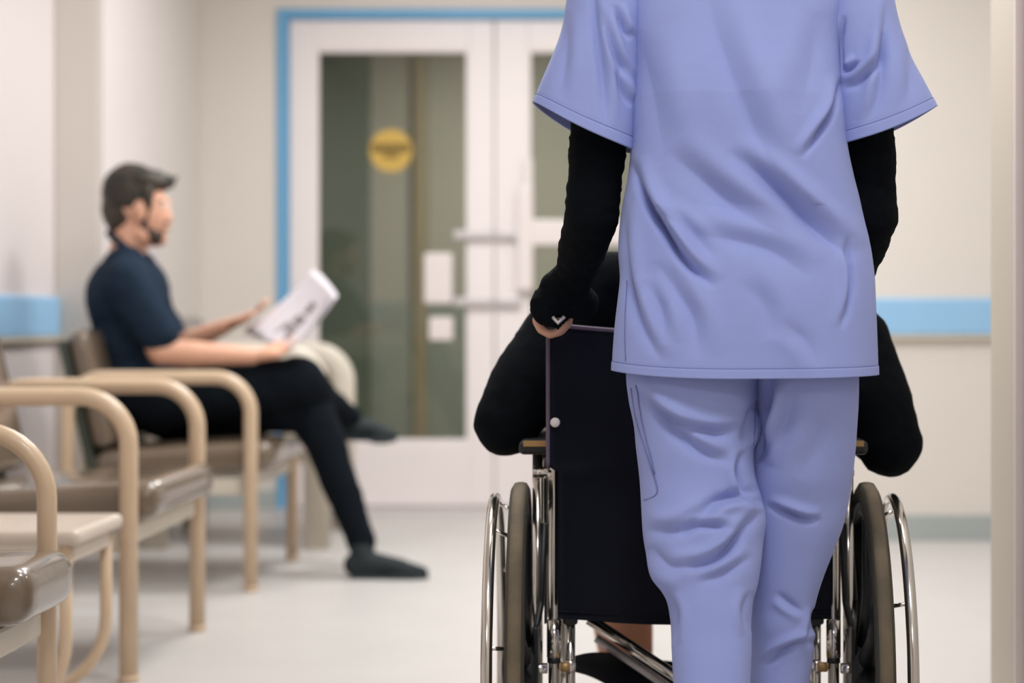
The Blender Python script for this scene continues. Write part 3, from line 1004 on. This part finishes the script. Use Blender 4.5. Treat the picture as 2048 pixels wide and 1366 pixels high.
# back upholstery: wraps the canes above, hangs between them below
def sling():
    V, F = [], []
    nu, nv = 40, 50
    ztop, zbot = 0.852, 0.382
    for side in (0, 1):
        for jn in range(nv + 1):
            tv = jn / nv
            for i in range(nu + 1):
                u = -1 + 2 * i / nu
                zt = ztop - 0.014 * (1 - u * u)
                zb = zbot - 0.016 * (1 - u * u)
                z = zt + (zb - zt) * tv
                wide = 0.234 if z > 0.625 else 0.219
                if 0.60 < z <= 0.625:
                    wide = 0.219 + 0.015 * max(0, min(1, (z - 0.618) / 0.007))
                y = WY - 0.006 - 0.016 * (u ** 8) + 0.045 * (1 - u * u) * (0.4 + 0.6 * math.sin(PI * min(1, tv * 1.1)))
                y += 0.0025 * math.sin(u * 9 + tv * 3) * (1 - u * u)
                if z > 0.61:
                    y += -0.004
                V.append((WX + wide * u, y + (0.006 if side else 0), z))
    W = nu + 1
    K = W * (nv + 1)
    for jn in range(nv):
        for i in range(nu):
            a = jn * W + i
            F.append((a, a + 1, a + W + 1, a + W))
            F.append((K + a, K + a + W, K + a + W + 1, K + a + 1))
    for jn in range(nv):
        for i in (0, nu):
            a = jn * W + i
            F.append((a, a + W, K + a + W, K + a))
    for i in range(nu):
        for jn in (0, nv):
            a = jn * W + i
            F.append((a, K + a, K + a + 1, a + 1))
    return V, F
v, f = sling()
bk = mesh_obj('back_upholstery', v, f, 'nylon', wc)
for s in (-1, 1):
    pts = [(WX + 0.2345 * s, WY - 0.024, 0.852 - 0.23 * k / 20) for k in range(21)]
    tube('piping', pts, 0.0032, 'piping', bk, 8)
    v, f = disc_geo((WX + 0.223 * s, WY - 0.030, 0.6965), (WX + 0.223 * s, WY - 0.0245, 0.6965), 0.0078, 16, 0.6)
    mesh_obj('snap_button', v, f, 'plate', bk)
pts = [(WX + 0.232 * u, WY - 0.026 + 0.016 * (1 - u ** 8) + 0.018 * (1 - u * u), 0.853 - 0.014 * (1 - u * u)) for u in [-1 + 2 * k / 30 for k in range(31)]]
tube('piping', pts, 0.0035, 'piping', bk, 8)
pts = [(WX + 0.217 * u, WY - 0.022 + 0.016 * (1 - u ** 8) + 0.018 * (1 - u * u), 0.394 - 0.015 * (1 - u * u)) for u in [-1 + 2 * k / 30 for k in range(31)]]
tube('hem_welt', pts, 0.0022, 'nylon', bk, 6)
# seat, cross braces, calf strap
box('seat_upholstery', WX - 0.225, WX + 0.225, WY + 0.06, WY + 0.47, 0.462, 0.482, 'nylon', wc, bev=0.006)
tube('cross_brace', [P(1178, 1238, 3.02), P(1360, 1358, 2.99), P(1500, 1450, 2.97)], 0.0098, 'chrome', wc, 14)
tube('cross_brace', [P(1600, 1238, 3.05), P(1430, 1358, 3.05), P(1270, 1462, 3.05)], 0.0098, 'chrome', wc, 14)
tube('cross_brace', [P(1192, 1276, 3.12), P(1290, 1342, 3.12), P(1400, 1418, 3.12)], 0.0075, 'steel_grey', wc, 14)
# sagging calf strap
V, F = [], []
n = 30
for i in range(n + 1):
    u = -1 + 2 * i / n
    x = WX + 0.205 * u
    y = WY + 0.02 + 0.30 * (1 - u ** 4)
    hh = 0.010 + 0.040 * min(1, (1 - abs(u)) * 1.5)
    zc = 0.300 - 0.062 * (1 - u * u) - hh + 0.010
    for dy, dz in ((0, hh), (0, -hh), (0.004, -hh), (0.004, hh)):
        V.append((x, y + dy, zc + dz))
for i in range(n):
    for k in range(4):
        a, b = i * 4 + k, i * 4 + (k + 1) % 4
        F.append((a, b, b + 4, a + 4))
F.append((0, 1, 2, 3)); F.append((n * 4 + 3, n * 4 + 2, n * 4 + 1, n * 4))
mesh_obj('calf_strap', V, F, 'nylon', wc)

# ------------------------------------------------------------------ person in the wheelchair
SX = 0.125
sp = thing('person', 'person in black sweater seated in the wheelchair, elbows out over the armrests', 'person', (SX, 3.15, 0))
YS = 3.14
body = [sphere_pts((SX, YS + 0.02, 1.16), (0.075, 0.093, 0.112)), sphere_pts((SX, YS + 0.07, 1.12), (0.060, 0.055, 0.085)),
        cap_geo((SX, YS, 0.98), 0.055, (SX, YS + 0.015, 1.10), 0.052),
        cap_geo((SX, YS + 0.125, 1.13), 0.010, (SX, YS + 0.135, 1.105), 0.013)]
for s in (-1, 1):
    body.append(sphere_pts((SX + 0.075 * s, YS + 0.02, 1.13), (0.010, 0.018, 0.030)))
fuse('body', body, 'skin2', sp, 0.006, 4)
fuse('hair', [sphere_pts((SX, YS, 1.175), (0.088, 0.098, 0.112)), sphere_pts((SX, YS - 0.03, 1.10), (0.080, 0.060, 0.080)),
              sphere_pts((SX, YS + 0.05, 1.225), (0.070, 0.07, 0.045))], 'hair_d', sp, 0.007, 4)
sw = [sphere_pts((SX, YS + 0.02, 0.80), (0.185, 0.125, 0.20)), sphere_pts((SX, YS + 0.03, 0.62), (0.185, 0.13, 0.15)),
      cap_geo((SX - 0.14, YS, 0.905), 0.075, (SX + 0.14, YS, 0.905), 0.075), cap_geo((SX - 0.05, YS, 0.955), 0.06, (SX + 0.05, YS, 0.955), 0.06)]
elL = P(1013, 845, 3.03); elR = P(1776, 885, 3.03)
for s, el, shp, dz in ((-1, elL, P(1112, 690, 3.10), 0), (1, elR, P(1700, 690, 3.10), 0)):
    hnd = el + Vector((0.06 * -s, 0.23, 0.035))
    sw += [cap_geo((SX + 0.15 * s, YS, 0.900), 0.078, shp, 0.072), cap_geo(shp, 0.070, el.lerp(shp, 0.4), 0.068), cap_geo(el.lerp(shp, 0.4), 0.068, el, 0.058),
           cap_geo(el, 0.050, hnd, 0.038)]
swo = wrinkle(fuse('sweater', sw, 'black_knit', sp, 0.008, 8), 0.003, 36, 4)
for s, el in ((-1, elL), (1, elR)):
    fuse('hand', hand(el + Vector((0.06 * -s, 0.23, 0.03)), Vector((-0.2 * s, 1, 0.0)), Vector((-s, 0, 0)), Vector((0, 0.1, -1))), 'skin2', sp, 0.005, 3)

# lap, bare calves, dark shorts hem
fuse('skirt', [cap_geo((SX - 0.08, YS + 0.02, 0.56), 0.085, (SX - 0.085, YS + 0.44, 0.545), 0.075), cap_geo((SX + 0.08, YS + 0.02, 0.56), 0.085, (SX + 0.085, YS + 0.44, 0.545), 0.075),
               cap_geo((SX, YS, 0.57), 0.09, (SX, YS + 0.4, 0.55), 0.07)], 'black_knit', sp, 0.009, 6)
cal = []
kn = P(1243, 1215, 3.60); an = P(1262, 1420, 3.64)
cal += [cap_geo(kn + Vector((0, 0, 0.12)), 0.058, kn, 0.064), cap_geo(kn, 0.064, kn.lerp(an, 0.45), 0.056), cap_geo(kn.lerp(an, 0.45), 0.056, Vector((an.x, an.y, 0.13)), 0.036)]
fuse('calf', cal, 'skin2', sp, 0.007, 5)
c2 = []
kn2 = kn + Vector((0.185, 0.02, 0.0))
c2 += [cap_geo(kn2 + Vector((0, 0, 0.12)), 0.056, kn2, 0.060), cap_geo(kn2, 0.060, Vector((kn2.x, kn2.y, 0.14)), 0.036)]
fuse('calf', c2, 'skin2', sp, 0.007, 5)
for k_ in (kn, kn2):
    hh = Vector((k_.x, k_.y - 0.02, 0.118))
    shoe('shoe', hh, hh + Vector((0, 0.22, 0)), Vector((0, 0, 1)), 'black_plastic', sp, rh=0.034, ankle=Vector((k_.x, k_.y + 0.01, 0.22)))

# ------------------------------------------------------------------ nurse
YN = 2.62
SN = FPX / YN
nz = lambda py: CAMZ - (py - CY) / SN
nx = lambda px: (px - CX) / SN
nurse = thing('person', 'nurse in periwinkle scrubs seen from behind, pushing the wheelchair', 'person', (0.19, YN, 0))
# tunic body
def tunic():
    ys = np.array([-150, -95, -60, 0, 60, 150, 230, 300, 350, 400, 450, 500, 560, 600, 650, 700, 748.])
    lf = np.array([1395, 1335, 1262, 1254, 1254, 1257, 1258, 1260, 1256, 1247, 1240, 1237, 1240, 1236, 1231, 1228, 1226.])
    rt = np.array([1545, 1605, 1680, 1690, 1682, 1681, 1684, 1690, 1701, 1715, 1727, 1739, 1746, 1747, 1748, 1749, 1750.])
    bb = np.array([0.06, 0.075, 0.090, 0.098, 0.102, 0.108, 0.110, 0.110, 0.110, 0.110, 0.111, 0.113, 0.116, 0.118, 0.120, 0.121, 0.122])
    R, n = 430, 420
    q = np.linspace(-150, 748, R)
    L = smooth_interp(ys, lf, q); Rr = smooth_interp(ys, rt, q); b = np.interp(q, ys, bb)
    a = np.linspace(0, 2 * PI, n, endpoint=False)
    e = 2 / 2.5
    cs, sn = np.cos(a), np.sin(a)
    ex = np.sign(cs) * np.abs(cs) ** e
    ey = np.sign(sn) * np.abs(sn) ** e
    V = np.zeros((R, n, 3))
    cxp = (L + Rr) / 2
    hw = (Rr - L) / 2
    V[:, :, 0] = ((cxp - CX) / SN)[:, None] + (hw / SN)[:, None] * ex[None]
    # spine curve: shoulders lean forward, seat comes back
    spine = np.interp(q, [-150, 0, 200, 420, 600, 748], [0.02, 0.008, -0.004, 0.004, -0.006, -0.010])
    V[:, :, 1] = YN + spine[:, None] + b[:, None] * ey[None] * np.where(ey < 0, 1.0, 0.92)[None]
    V[:, :, 2] = (CAMZ - (q - CY) / SN)[:, None]
    # hem line dips at the middle and rises at the left side
    low = np.clip((q - 560) / 188, 0, 1)[:, None]
    V[:, :, 2] += low * (0.006 * np.clip(-ex, 0, 1) ** 4 + 0.001 * np.clip(ex, 0, 1) ** 4 - 0.004 * (1 - ex**2))[:, :] if False else low * (0.006 * np.clip(-ex, 0, 1) ** 4 - 0.003 * (1 - ex**2))[None, :][0]
    # hem flares softly in waves
    V[:, :, 1] += low * 0.004 * np.sin(ex * 7 + 0.6)[None]
    return V
VT = tunic()
N_ = ring_normals(VT)
pxv, pyv = to_px(VT)
folds_t = [
    ([(1258, 318), (1285, 395), (1325, 462), (1372, 530), (1432, 578)], 15, 0.0150, -1, 0.35),
    ([(1455, 300), (1520, 350), (1585, 410), (1650, 470), (1712, 520)], 20, 0.0135, -1, 0.75),
    ([(1330, 300), (1390, 350), (1450, 400), (1510, 440), (1590, 480)], 26, 0.0080, -1, 0.9),
    ([(1405, -40), (1450, 110), (1500, 240), (1550, 340), (1600, 400)], 30, 0.0075, -1, 0.9),
    ([(1686, 150), (1668, 215), (1640, 262), (1600, 320)], 10, 0.0085, 1, 0.5),
    ([(1246, 400), (1247, 500), (1262, 590), (1290, 670), (1330, 730)], 14, 0.0075, -1, 0.8),
    ([(1694, 470), (1702, 545), (1699, 600), (1682, 660)], 9, 0.0075, 1, 0.6),
    ([(1310, 520), (1350, 580), (1385, 640), (1398, 720)], 20, 0.0055, -1, 0.9),
    ([(1385, 470), (1470, 480), (1550, 505), (1625, 560)], 22, 0.0065, -1, 0.9),
    ([(1290, 560), (1320, 620), (1330, 690)], 16, 0.0040, -1, 0.9),
    ([(1560, 640), (1610, 680), (1640, 735)], 18, 0.0030, 1, 0.9),
    ([(1480, 560), (1530, 610), (1545, 680)], 22, 0.0035, -1, 0.9),
    ([(1270, 60), (1300, 200), (1330, 330)], 34, 0.0045, -1, 0.9),
    ([(1640, 20), (1625, 130), (1600, 230)], 30, 0.0040, 1, 0.9),
    ([(1300, 420), (1360, 450), (1430, 520)], 15, 0.0040, -1, 0.8),
]
back_w = np.clip((YN - VT[..., 1]) / 0.05, 0, 1)
disp = 1.6 * fold_field(pxv, pyv, folds_t) * back_w
disp += 0.0018 * vnoise(pxv / 60, pyv / 75, pxv * 0, 3) + 0.0055 * vnoise(pxv / 120, pyv / 170, pxv * 0, 8)
# double-turned hem with its stitch line
rows = np.linspace(-150, 748, VT.shape[0])[:, None]
disp += -0.0011 * np.exp(-((rows - 729) / 1.6) ** 2) + 0.0009 * (rows > 729)
VT = VT + N_ * disp[..., None]
# inner layer so the hem has thickness
inner = VT[::-1][:40] - N_[::-1][:40] * 0.003
VT2 = np.concatenate([VT, inner], 0)
tun = loft('tunic', VT2, 'scrub', nurse)
# hem stitch row
st_pts = []
hr_i = int(np.argmin(np.abs(np.linspace(-150, 748, VT.shape[0]) - 729)))
ringp = VT[hr_i] + N_[hr_i] * 0.0002
tube('hem_stitching', [Vector(p) for p in ringp[::2]], 0.0006, 'stitch', tun, 5, closed=True)

def sleeve(name, side):
    """short flared sleeve; rings from shoulder to cuff"""
    R, n = 150, 140
    if side < 0:
        top_a, top_b = (1150, -120), (1300, -90)        # outer, inner at the shoulder
        mid_a, mid_b = (1120, 60), (1290, 90)
        cuf_a, cuf_b = (1066, 205), (1274, 304)
    else:
        top_a, top_b = (1770, -120), (1640, -90)
        mid_a, mid_b = (1803, 60), (1652, 90)
        cuf_a, cuf_b = (1873, 213), (1672, 292)
    t = np.linspace(0, 1, R)
    def curve(a, m_, c, k):
        return smooth_interp([0, 0.52, 1], [a[k], m_[k], c[k]], t)
    ax_, ay_ = curve(top_a, mid_a, cuf_a, 0), curve(top_a, mid_a, cuf_a, 1)
    bx_, by_ = curve(top_b, mid_b, cuf_b, 0), curve(top_b, mid_b, cuf_b, 1)
    ang = np.linspace(0, 2 * PI, n, endpoint=False)
    V = np.zeros((R, n, 3))
    dep = np.interp(t, [0, 0.4, 1], [0.055, 0.066, 0.074])
    c_, s_ = np.cos(ang), np.sin(ang)
    e = 2 / 2.2
    c_ = np.sign(c_) * np.abs(c_) ** e
    s_ = np.sign(s_) * np.abs(s_) ** e
    mx = (ax_ + bx_) / 2; my = (ay_ + by_) / 2
    hx_ = (ax_ - bx_) / 2; hy_ = (ay_ - by_) / 2
    PXX = mx[:, None] + hx_[:, None] * c_[None]
    PYY = my[:, None] + hy_[:, None] * c_[None]
    # the cuff sags a little between its ends
    PYY = PYY + (t ** 3)[:, None] * 12 * (1 - c_[None] ** 2)
    yy = YN + 0.005 + dep[:, None] * s_[None]
    V[..., 0] = (PXX - CX) / SN
    V[..., 1] = yy
    V[..., 2] = CAMZ - (PYY - CY) / SN
    N2 = ring_normals(V)
    u, v = to_px(V)
    if side < 0:
        fl = [([(1180, -60), (1192, 60), (1205, 150), (1212, 260)], 11, 0.0075, -1, 0.7),
              ([(1205, 20), (1228, 110), (1262, 165)], 9, 0.0080, -1, 0.6),
              ([(1232, 10), (1245, 60), (1262, 80)], 8, 0.0080, -1, 0.5),
              ([(1230, 140), (1248, 190), (1264, 215)], 9, 0.0070, -1, 0.6),
              ([(1130, 20), (1128, 120), (1118, 200)], 14, 0.0035, -1, 0.9)]
    else:
        fl = [([(1690, 30), (1676, 90), (1682, 150)], 9, 0.0080, 1, 0.6),
              ([(1770, 60), (1760, 120), (1720, 165), (1685, 180)], 11, 0.0095, 1, 0.6),
              ([(1775, 0), (1768, 110), (1755, 200), (1730, 250)], 11, 0.0070, 1, 0.8),
              ([(1720, 120), (1700, 140), (1682, 142)], 8, 0.0070, 1, 0.6),
              ([(1820, 80), (1822, 160), (1812, 220)], 14, 0.0030, 1, 0.9)]
    w = np.clip((YN + 0.01 - V[..., 1]) / 0.03, 0, 1)
    d = 1.45 * fold_field(u, v, fl) * w + 0.0020 * vnoise(u / 40, v / 50, u * 0, 5)
    tt = t[:, None]
    d += -0.0010 * np.exp(-((tt - 0.945) / 0.006) ** 2) + 0.0008 * (tt > 0.945)
    V = V + N2 * d[..., None]
    inn = V[::-1][:60] - N2[::-1][:60] * 0.003
    o = loft(name, np.concatenate([V, inn], 0), 'scrub', tun)
    k = int(R * 0.945)
    tube('cuff_stitching', [Vector(p) for p in (V[k] + N2[k] * 0.0002)[::2]], 0.0006, 'stitch', tun, 5, closed=True)
    return o
sleeve('sleeve', -1)
sleeve('sleeve', 1)

# trousers
def leg_loft(yk, lk, rk, dk, bk_, folds, seed, mirror=0):
    R, n = 330, 200
    q = np.linspace(yk[0], yk[-1], R)
    D = smooth_interp(yk, dk, q)
    L = smooth_interp(yk, lk, q); Rr = smooth_interp(yk, rk, q); b = smooth_interp(yk, bk_, q)
    ang = np.linspace(0, 2 * PI, n, endpoint=False)
    c_, s_ = np.cos(ang), np.sin(ang)
    e = 2 / 2.25
    c_ = np.sign(c_) * np.abs(c_) ** e
    s_ = np.sign(s_) * np.abs(s_) ** e
    V = np.zeros((R, n, 3))
    mid = (L + Rr) / 2; hw = (Rr - L) / 2
    sc = D / FPX
    V[..., 0] = ((mid - CX) * sc)[:, None] + (hw * sc)[:, None] * c_[None]
    V[..., 1] = D[:, None] + b[:, None] * s_[None]
    V[..., 2] = (CAMZ - (q - CY) * sc)[:, None]
    N2 = ring_normals(V)
    u, v = to_px(V)
    w = np.clip((D[:, None] - V[..., 1] + 0.01) / 0.03, 0, 1)
    d = 1.6 * fold_field(u, v, folds) * w + 0.0026 * vnoise(u / 55, v / 70, u * 0, seed)
    return V + N2 * d[..., None]
folds_l = [
    ([(1262, 768), (1300, 812), (1360, 848), (1430, 866), (1500, 852)], 13, 0.0085, -1, 0.8),
    ([(1290, 815), (1350, 862), (1410, 908), (1470, 925)], 14, 0.0075, -1, 0.8),
    ([(1400, 1022), (1435, 1000), (1480, 990), (1530, 1006)], 13, 0.0100, 1, 0.7),
    ([(1290, 1060), (1350, 1062), (1400, 1035), (1440, 1010)], 15, 0.0070, -1, 0.9),
    ([(1355, 1075), (1400, 1052), (1470, 1058)], 9, 0.0065, -1, 0.7),
    ([(1340, 1135), (1410, 1128), (1455, 1100), (1495, 1050), (1525, 1020)], 12, 0.0100, -1, 0.8),
    ([(1390, 1168), (1450, 1148), (1510, 1110)], 13, 0.0055, -1, 0.9),
    ([(1490, 900), (1478, 940), (1490, 975), (1520, 985)], 10, 0.0085, 1, 0.8),
    ([(1512, 800), (1500, 850), (1484, 890)], 10, 0.0070, -1, 0.9),
    ([(1300, 1090), (1330, 1130), (1370, 1140)], 16, 0.0050, 1, 0.9),
    ([(1335, 1190), (1350, 1230), (1343, 1290)], 10, 0.0040, -1, 0.9),
    ([(1502, 1180), (1490, 1220), (1500, 1270)], 10, 0.0040, 1, 0.9),
]
folds_r = [
    ([(1532, 745), (1535, 800), (1522, 860), (1512, 930)], 15, 0.0130, -1, 0.9),
    ([(1530, 1012), (1570, 1026), (1610, 1040), (1645, 1042)], 9, 0.0075, -1, 0.7),
    ([(1525, 1335), (1560, 1305), (1600, 1288), (1640, 1284)], 9, 0.0060, -1, 0.8),
    ([(1550, 1185), (1590, 1215), (1610, 1225)], 9, 0.0040, 1, 0.8),
    ([(1610, 1290), (1622, 1250), (1630, 1215)], 7, 0.0050, -1, 0.8),
    ([(1585, 770), (1570, 840), (1535, 900), (1515, 930)], 14, 0.0060, 1, 0.9),
    ([(1660, 790), (1640, 880), (1600, 960)], 26, 0.0035, 1, 0.9),
]
yl = np.array([640, 700, 760, 800, 850, 900, 950, 1000, 1040, 1080, 1120, 1160, 1200, 1240, 1300, 1366, 1500, 1640])
ll = np.array([1262, 1256, 1253, 1258, 1268, 1272, 1277, 1281, 1284, 1288, 1296, 1311, 1331, 1339, 1342, 1345, 1350, 1352])
rl = np.array([1530, 1522, 1516, 1515, 1515, 1509, 1511, 1525, 1531, 1526, 1522, 1516, 1506, 1503, 1503, 1500, 1497, 1494])
dl = np.array([2.62, 2.62, 2.62, 2.62, 2.62, 2.615, 2.61, 2.60, 2.59, 2.585, 2.575, 2.57, 2.56, 2.55, 2.53, 2.51, 2.46, 2.42])
bl = np.array([0.105, 0.105, 0.103, 0.100, 0.096, 0.092, 0.088, 0.086, 0.084, 0.082, 0.080, 0.077, 0.075, 0.073, 0.070, 0.068, 0.066, 0.064])
VL = leg_loft(yl, ll, rl, dl, bl, folds_l, 21)
yr = np.array([640, 700, 760, 800, 850, 900, 950, 1000, 1050, 1100, 1150, 1200, 1240, 1270, 1310, 1366, 1500, 1680])
lr = np.array([1500, 1500, 1500, 1500, 1498, 1495, 1490, 1488, 1490, 1492, 1494, 1496, 1497, 1498, 1498, 1498, 1496, 1492])
rr = np.array([1708, 1714, 1717, 1716, 1712, 1709, 1705, 1697, 1685, 1667, 1648, 1632, 1624, 1629, 1626, 1617, 1612, 1608])
dr = np.array([2.63, 2.63, 2.63, 2.635, 2.64, 2.645, 2.65, 2.66, 2.665, 2.67, 2.675, 2.68, 2.68, 2.685, 2.69, 2.69, 2.695, 2.70])
br = np.array([0.105, 0.105, 0.103, 0.100, 0.096, 0.092, 0.088, 0.085, 0.082, 0.078, 0.075, 0.072, 0.070, 0.070, 0.068, 0.066, 0.064, 0.062])
VR = leg_loft(yr, lr, rr, dr, br, folds_r, 33)
def two_lofts(name, A, B, m, parent):
    V, F = [], []
    for W in (A, B):
        R, n, _ = W.shape
        off = len(V)
        idx = np.arange(R * n).reshape(R, n) + off
        Fq = np.stack([idx[:-1], np.roll(idx, -1, 1)[:-1], np.roll(idx, -1, 1)[1:], idx[1:]], -1).reshape(-1, 4)
        F += Fq.tolist()
        F.append(idx[0][::-1].tolist())
        V += W.reshape(-1, 3).tolist()
    return mesh_obj(name, V, F, m, parent)
trs = two_lofts('trousers', VL, VR, 'scrub', nurse)
# stitched side pocket line, laid on the cloth surface
def on_surface(V, pts):
    u, v = to_px(V)
    front = V[..., 1] < V[..., 1].mean(axis=1, keepdims=True) + 0.01
    out = []
    for a, b in pts:
        d = (u - a) ** 2 + (v - b) ** 2 + np.where(front, 0, 1e9)
        k = np.unravel_index(np.argmin(d), d.shape)
        p = V[k].copy()
        p[1] -= 0.0006
        out.append(Vector(p))
    for _ in range(4):
        out = [out[0]] + [(out[i - 1] + out[i] * 2 + out[i + 1]) / 4 for i in range(1, len(out) - 1)] + [out[-1]]
    return [p + Vector((0, -0.0006, 0)) for p in out]
def dense(pts, step=6):
    out = []
    for i in range(len(pts) - 1):
        n = max(1, int(math.hypot(pts[i + 1][0] - pts[i][0], pts[i + 1][1] - pts[i][1]) / step))
        for k in range(n):
            out.append((pts[i][0] + (pts[i + 1][0] - pts[i][0]) * k / n, pts[i][1] + (pts[i + 1][1] - pts[i][1]) * k / n))
    out.append(pts[-1])
    return out
for pl in ([(1262, 775), (1270, 830), (1284, 880), (1300, 930), (1312, 965), (1318, 985), (1308, 995), (1288, 1001)],
           [(1272, 770), (1282, 840), (1298, 900), (1310, 950)]):
    tube('pocket_seam', on_surface(VL, dense(pl)), 0.0009, 'stitch', trs, 6)
tube('side_seam', on_surface(VT, dense([(1254, 560), (1250, 620), (1249, 680), (1251, 722)])), 0.0007, 'stitch', tun, 6)
tube('seat_seam', on_surface(VL, dense([(1512, 800), (1511, 850), (1506, 890)])), 0.0010, 'stitch', trs, 6)

# black long-sleeved top under the tunic: arms as one knitted piece each
sl = []
eL, wL = P(1184, 430, 2.64), P(1150, 548, 2.765)
def arm_chain(shoulder, el, wr, wob, seed):
    g = []
    r = np.random.RandomState(seed)
    pts = [shoulder.lerp(el, k / 8) for k in range(9)] + [el.lerp(wr, k / 8) for k in range(1, 9)]
    rad = [0.046, 0.045, 0.044, 0.043, 0.042, 0.0415, 0.041, 0.040, 0.0395, 0.039, 0.0385, 0.038, 0.037, 0.0355, 0.034, 0.032, 0.030]
    for i in range(len(pts) - 1):
        g.append(cap_geo(pts[i], rad[i] + r.uniform(-0.0012, 0.0018), pts[i + 1], rad[i + 1] + r.uniform(-0.0012, 0.0018)))
    return g
gl = arm_chain(P(1215, 40, 2.63), eL, wL, 0, 2)
# bunched cuff covering the hand
gl += [cap_geo(wL, 0.031, P(1128, 580, 2.79), 0.034), cap_geo(P(1128, 580, 2.79), 0.032, P(1094, 604, 2.79), 0.025),
       cap_geo(P(1120, 575, 2.79), 0.030, P(1165, 606, 2.80), 0.026), cap_geo(P(1082, 608, 2.78), 0.018, P(1084, 628, 2.775), 0.015),
       cap_geo(P(1086, 628, 2.775), 0.016, P(1099, 644, 2.772), 0.0085), cap_geo(P(1104, 604, 2.785), 0.024, P(1146, 612, 2.79), 0.019),
       cap_geo(P(1140, 614, 2.785), 0.017, P(1164, 624, 2.79), 0.014)]
gl += [cap_geo(P(1101, 636, 2.772), 0.0040, P(1117, 654, 2.772), 0.0038), cap_geo(P(1117, 654, 2.772), 0.0038, P(1134, 636, 2.772), 0.0040),
       cap_geo(P(1134, 636, 2.772), 0.0050, P(1140, 620, 2.78), 0.008)]
top = wrinkle(fuse('long_sleeve_top', gl, 'black_knit', nurse, 0.0045, 3), 0.0022, 85, 4, (0.5, 0.5, 1.4))
tube('ring', [P(1105, 634, 2.7675), P(1116, 646, 2.7665), P(1129, 633, 2.7675)], 0.0032, 'steel_grey', nurse, 10)
eR, wR = P(1742, 430, 2.66), P(1700, 560, 2.775)
gr = arm_chain(P(1716, 40, 2.64), eR, wR, 0, 7)
gr += [cap_geo(wR, 0.031, P(1690, 590, 2.80), 0.033), cap_geo(P(1690, 590, 2.80), 0.030, P(1668, 620, 2.81), 0.026)]
wrinkle(fuse('long_sleeve_top', gr, 'black_knit', nurse, 0.0045, 3), 0.0022, 85, 6, (0.5, 0.5, 1.4))
# hands on the push handles: fingers curl over the grips
def grip_hand(cx, s):
    """four fingers wrapped under the grip, knuckles outside, tips inside; thumb over the top"""
    g = []
    zg = 0.853
    for k, ln in zip(range(4), (1.0, 1.06, 1.0, 0.9)):
        y = WY - 0.045 - 0.0185 * k
        path = [Vector((cx + s * a * ln, y, zg + b * ln)) for a, b in ((0.016, 0.024), (0.024, 0.006), (0.017, -0.008), (0.003, -0.015), (-0.012, -0.011), (-0.023, 0.000), (-0.026, 0.010))]
        for i in range(len(path) - 1):
            g.append(cap_geo(path[i], 0.0078 - 0.0002 * i, path[i + 1], 0.0076 - 0.0002 * i))
    g.append(sphere_pts((cx + 0.004 * s, WY - 0.075, zg + 0.030), (0.024, 0.045, 0.015)))
    th = [Vector((cx - s * 0.008, WY - 0.10, zg + 0.034)), Vector((cx - s * 0.024, WY - 0.075, zg + 0.030)), Vector((cx - s * 0.022, WY - 0.045, zg + 0.026))]
    g += [cap_geo(th[0], 0.0125, th[1], 0.0105), cap_geo(th[1], 0.0105, th[2], 0.0085)]
    return g
bodyg = grip_hand(WX - CANE, -1)
bodyg += [cap_geo(wL, 0.024, Vector((WX - CANE, WY - 0.09, 0.878)), 0.022)]
bodyg += grip_hand(WX + CANE, 1)
bodyg += [cap_geo(wR, 0.024, Vector((WX + CANE, WY - 0.09, 0.878)), 0.022), cap_geo(P(1716, 40, 2.64), 0.036, eR, 0.031), cap_geo(eR, 0.031, wR, 0.024),
          cap_geo(P(1215, 40, 2.63), 0.036, eL, 0.031), cap_geo(eL, 0.031, wL, 0.024)]
# torso, neck and head join the arms into one body
hc = Vector((nx(1470), YN + 0.02, 1.56))
bodyg += [cap_geo(P(1215, 20, 2.63), 0.042, P(1716, 20, 2.64), 0.042), sphere_pts((nx(1470), YN, 1.22), (0.13, 0.075, 0.16)), sphere_pts((nx(1480), YN, 0.95), (0.135, 0.08, 0.16)),
          cap_geo((nx(1470), YN + 0.005, 1.34), 0.052, (nx(1470), YN + 0.02, 1.50), 0.048),
          sphere_pts(hc, (0.074, 0.092, 0.110)), sphere_pts(hc + Vector((0, 0.045, -0.045)), (0.058, 0.052, 0.075)),
          cap_geo(hc + Vector((0, 0.095, -0.01)), 0.010, hc + Vector((0, 0.108, -0.035)), 0.012),
          sphere_pts(hc + Vector((-0.075, 0.01, -0.02)), (0.010, 0.018, 0.030)), sphere_pts(hc + Vector((0.075, 0.01, -0.02)), (0.010, 0.018, 0.030))]
fuse('body', bodyg, 'skin', nurse, 0.0042, 3)
fuse('hair', [sphere_pts(hc + Vector((0, -0.018, 0.022)), (0.086, 0.094, 0.108)), sphere_pts(hc + Vector((0, -0.10, 0.05)), (0.045, 0.04, 0.042))], 'hair_d', nurse, 0.007, 3)
# clogs out of frame below
fl = Vector((VL[-1, :, 0].mean(), VL[-1, :, 1].mean() - 0.02, 0.004))
shoe('shoe', fl + Vector((0, -0.02, 0.0)), fl + Vector((0, 0.22, 0)), Vector((0, 0, 1)), 'white_shoe', nurse, ankle=fl + Vector((0, 0.02, 0.17)))
fr_ = Vector((VR[-1, :, 0].mean(), VR[-1, :, 1].mean() - 0.03, 0.004))
shoe('shoe', fr_, fr_ + Vector((0, 0.24, 0)), Vector((0, 0, 1)), 'white_shoe', nurse, ankle=fr_ + Vector((0, 0.03, 0.16)))
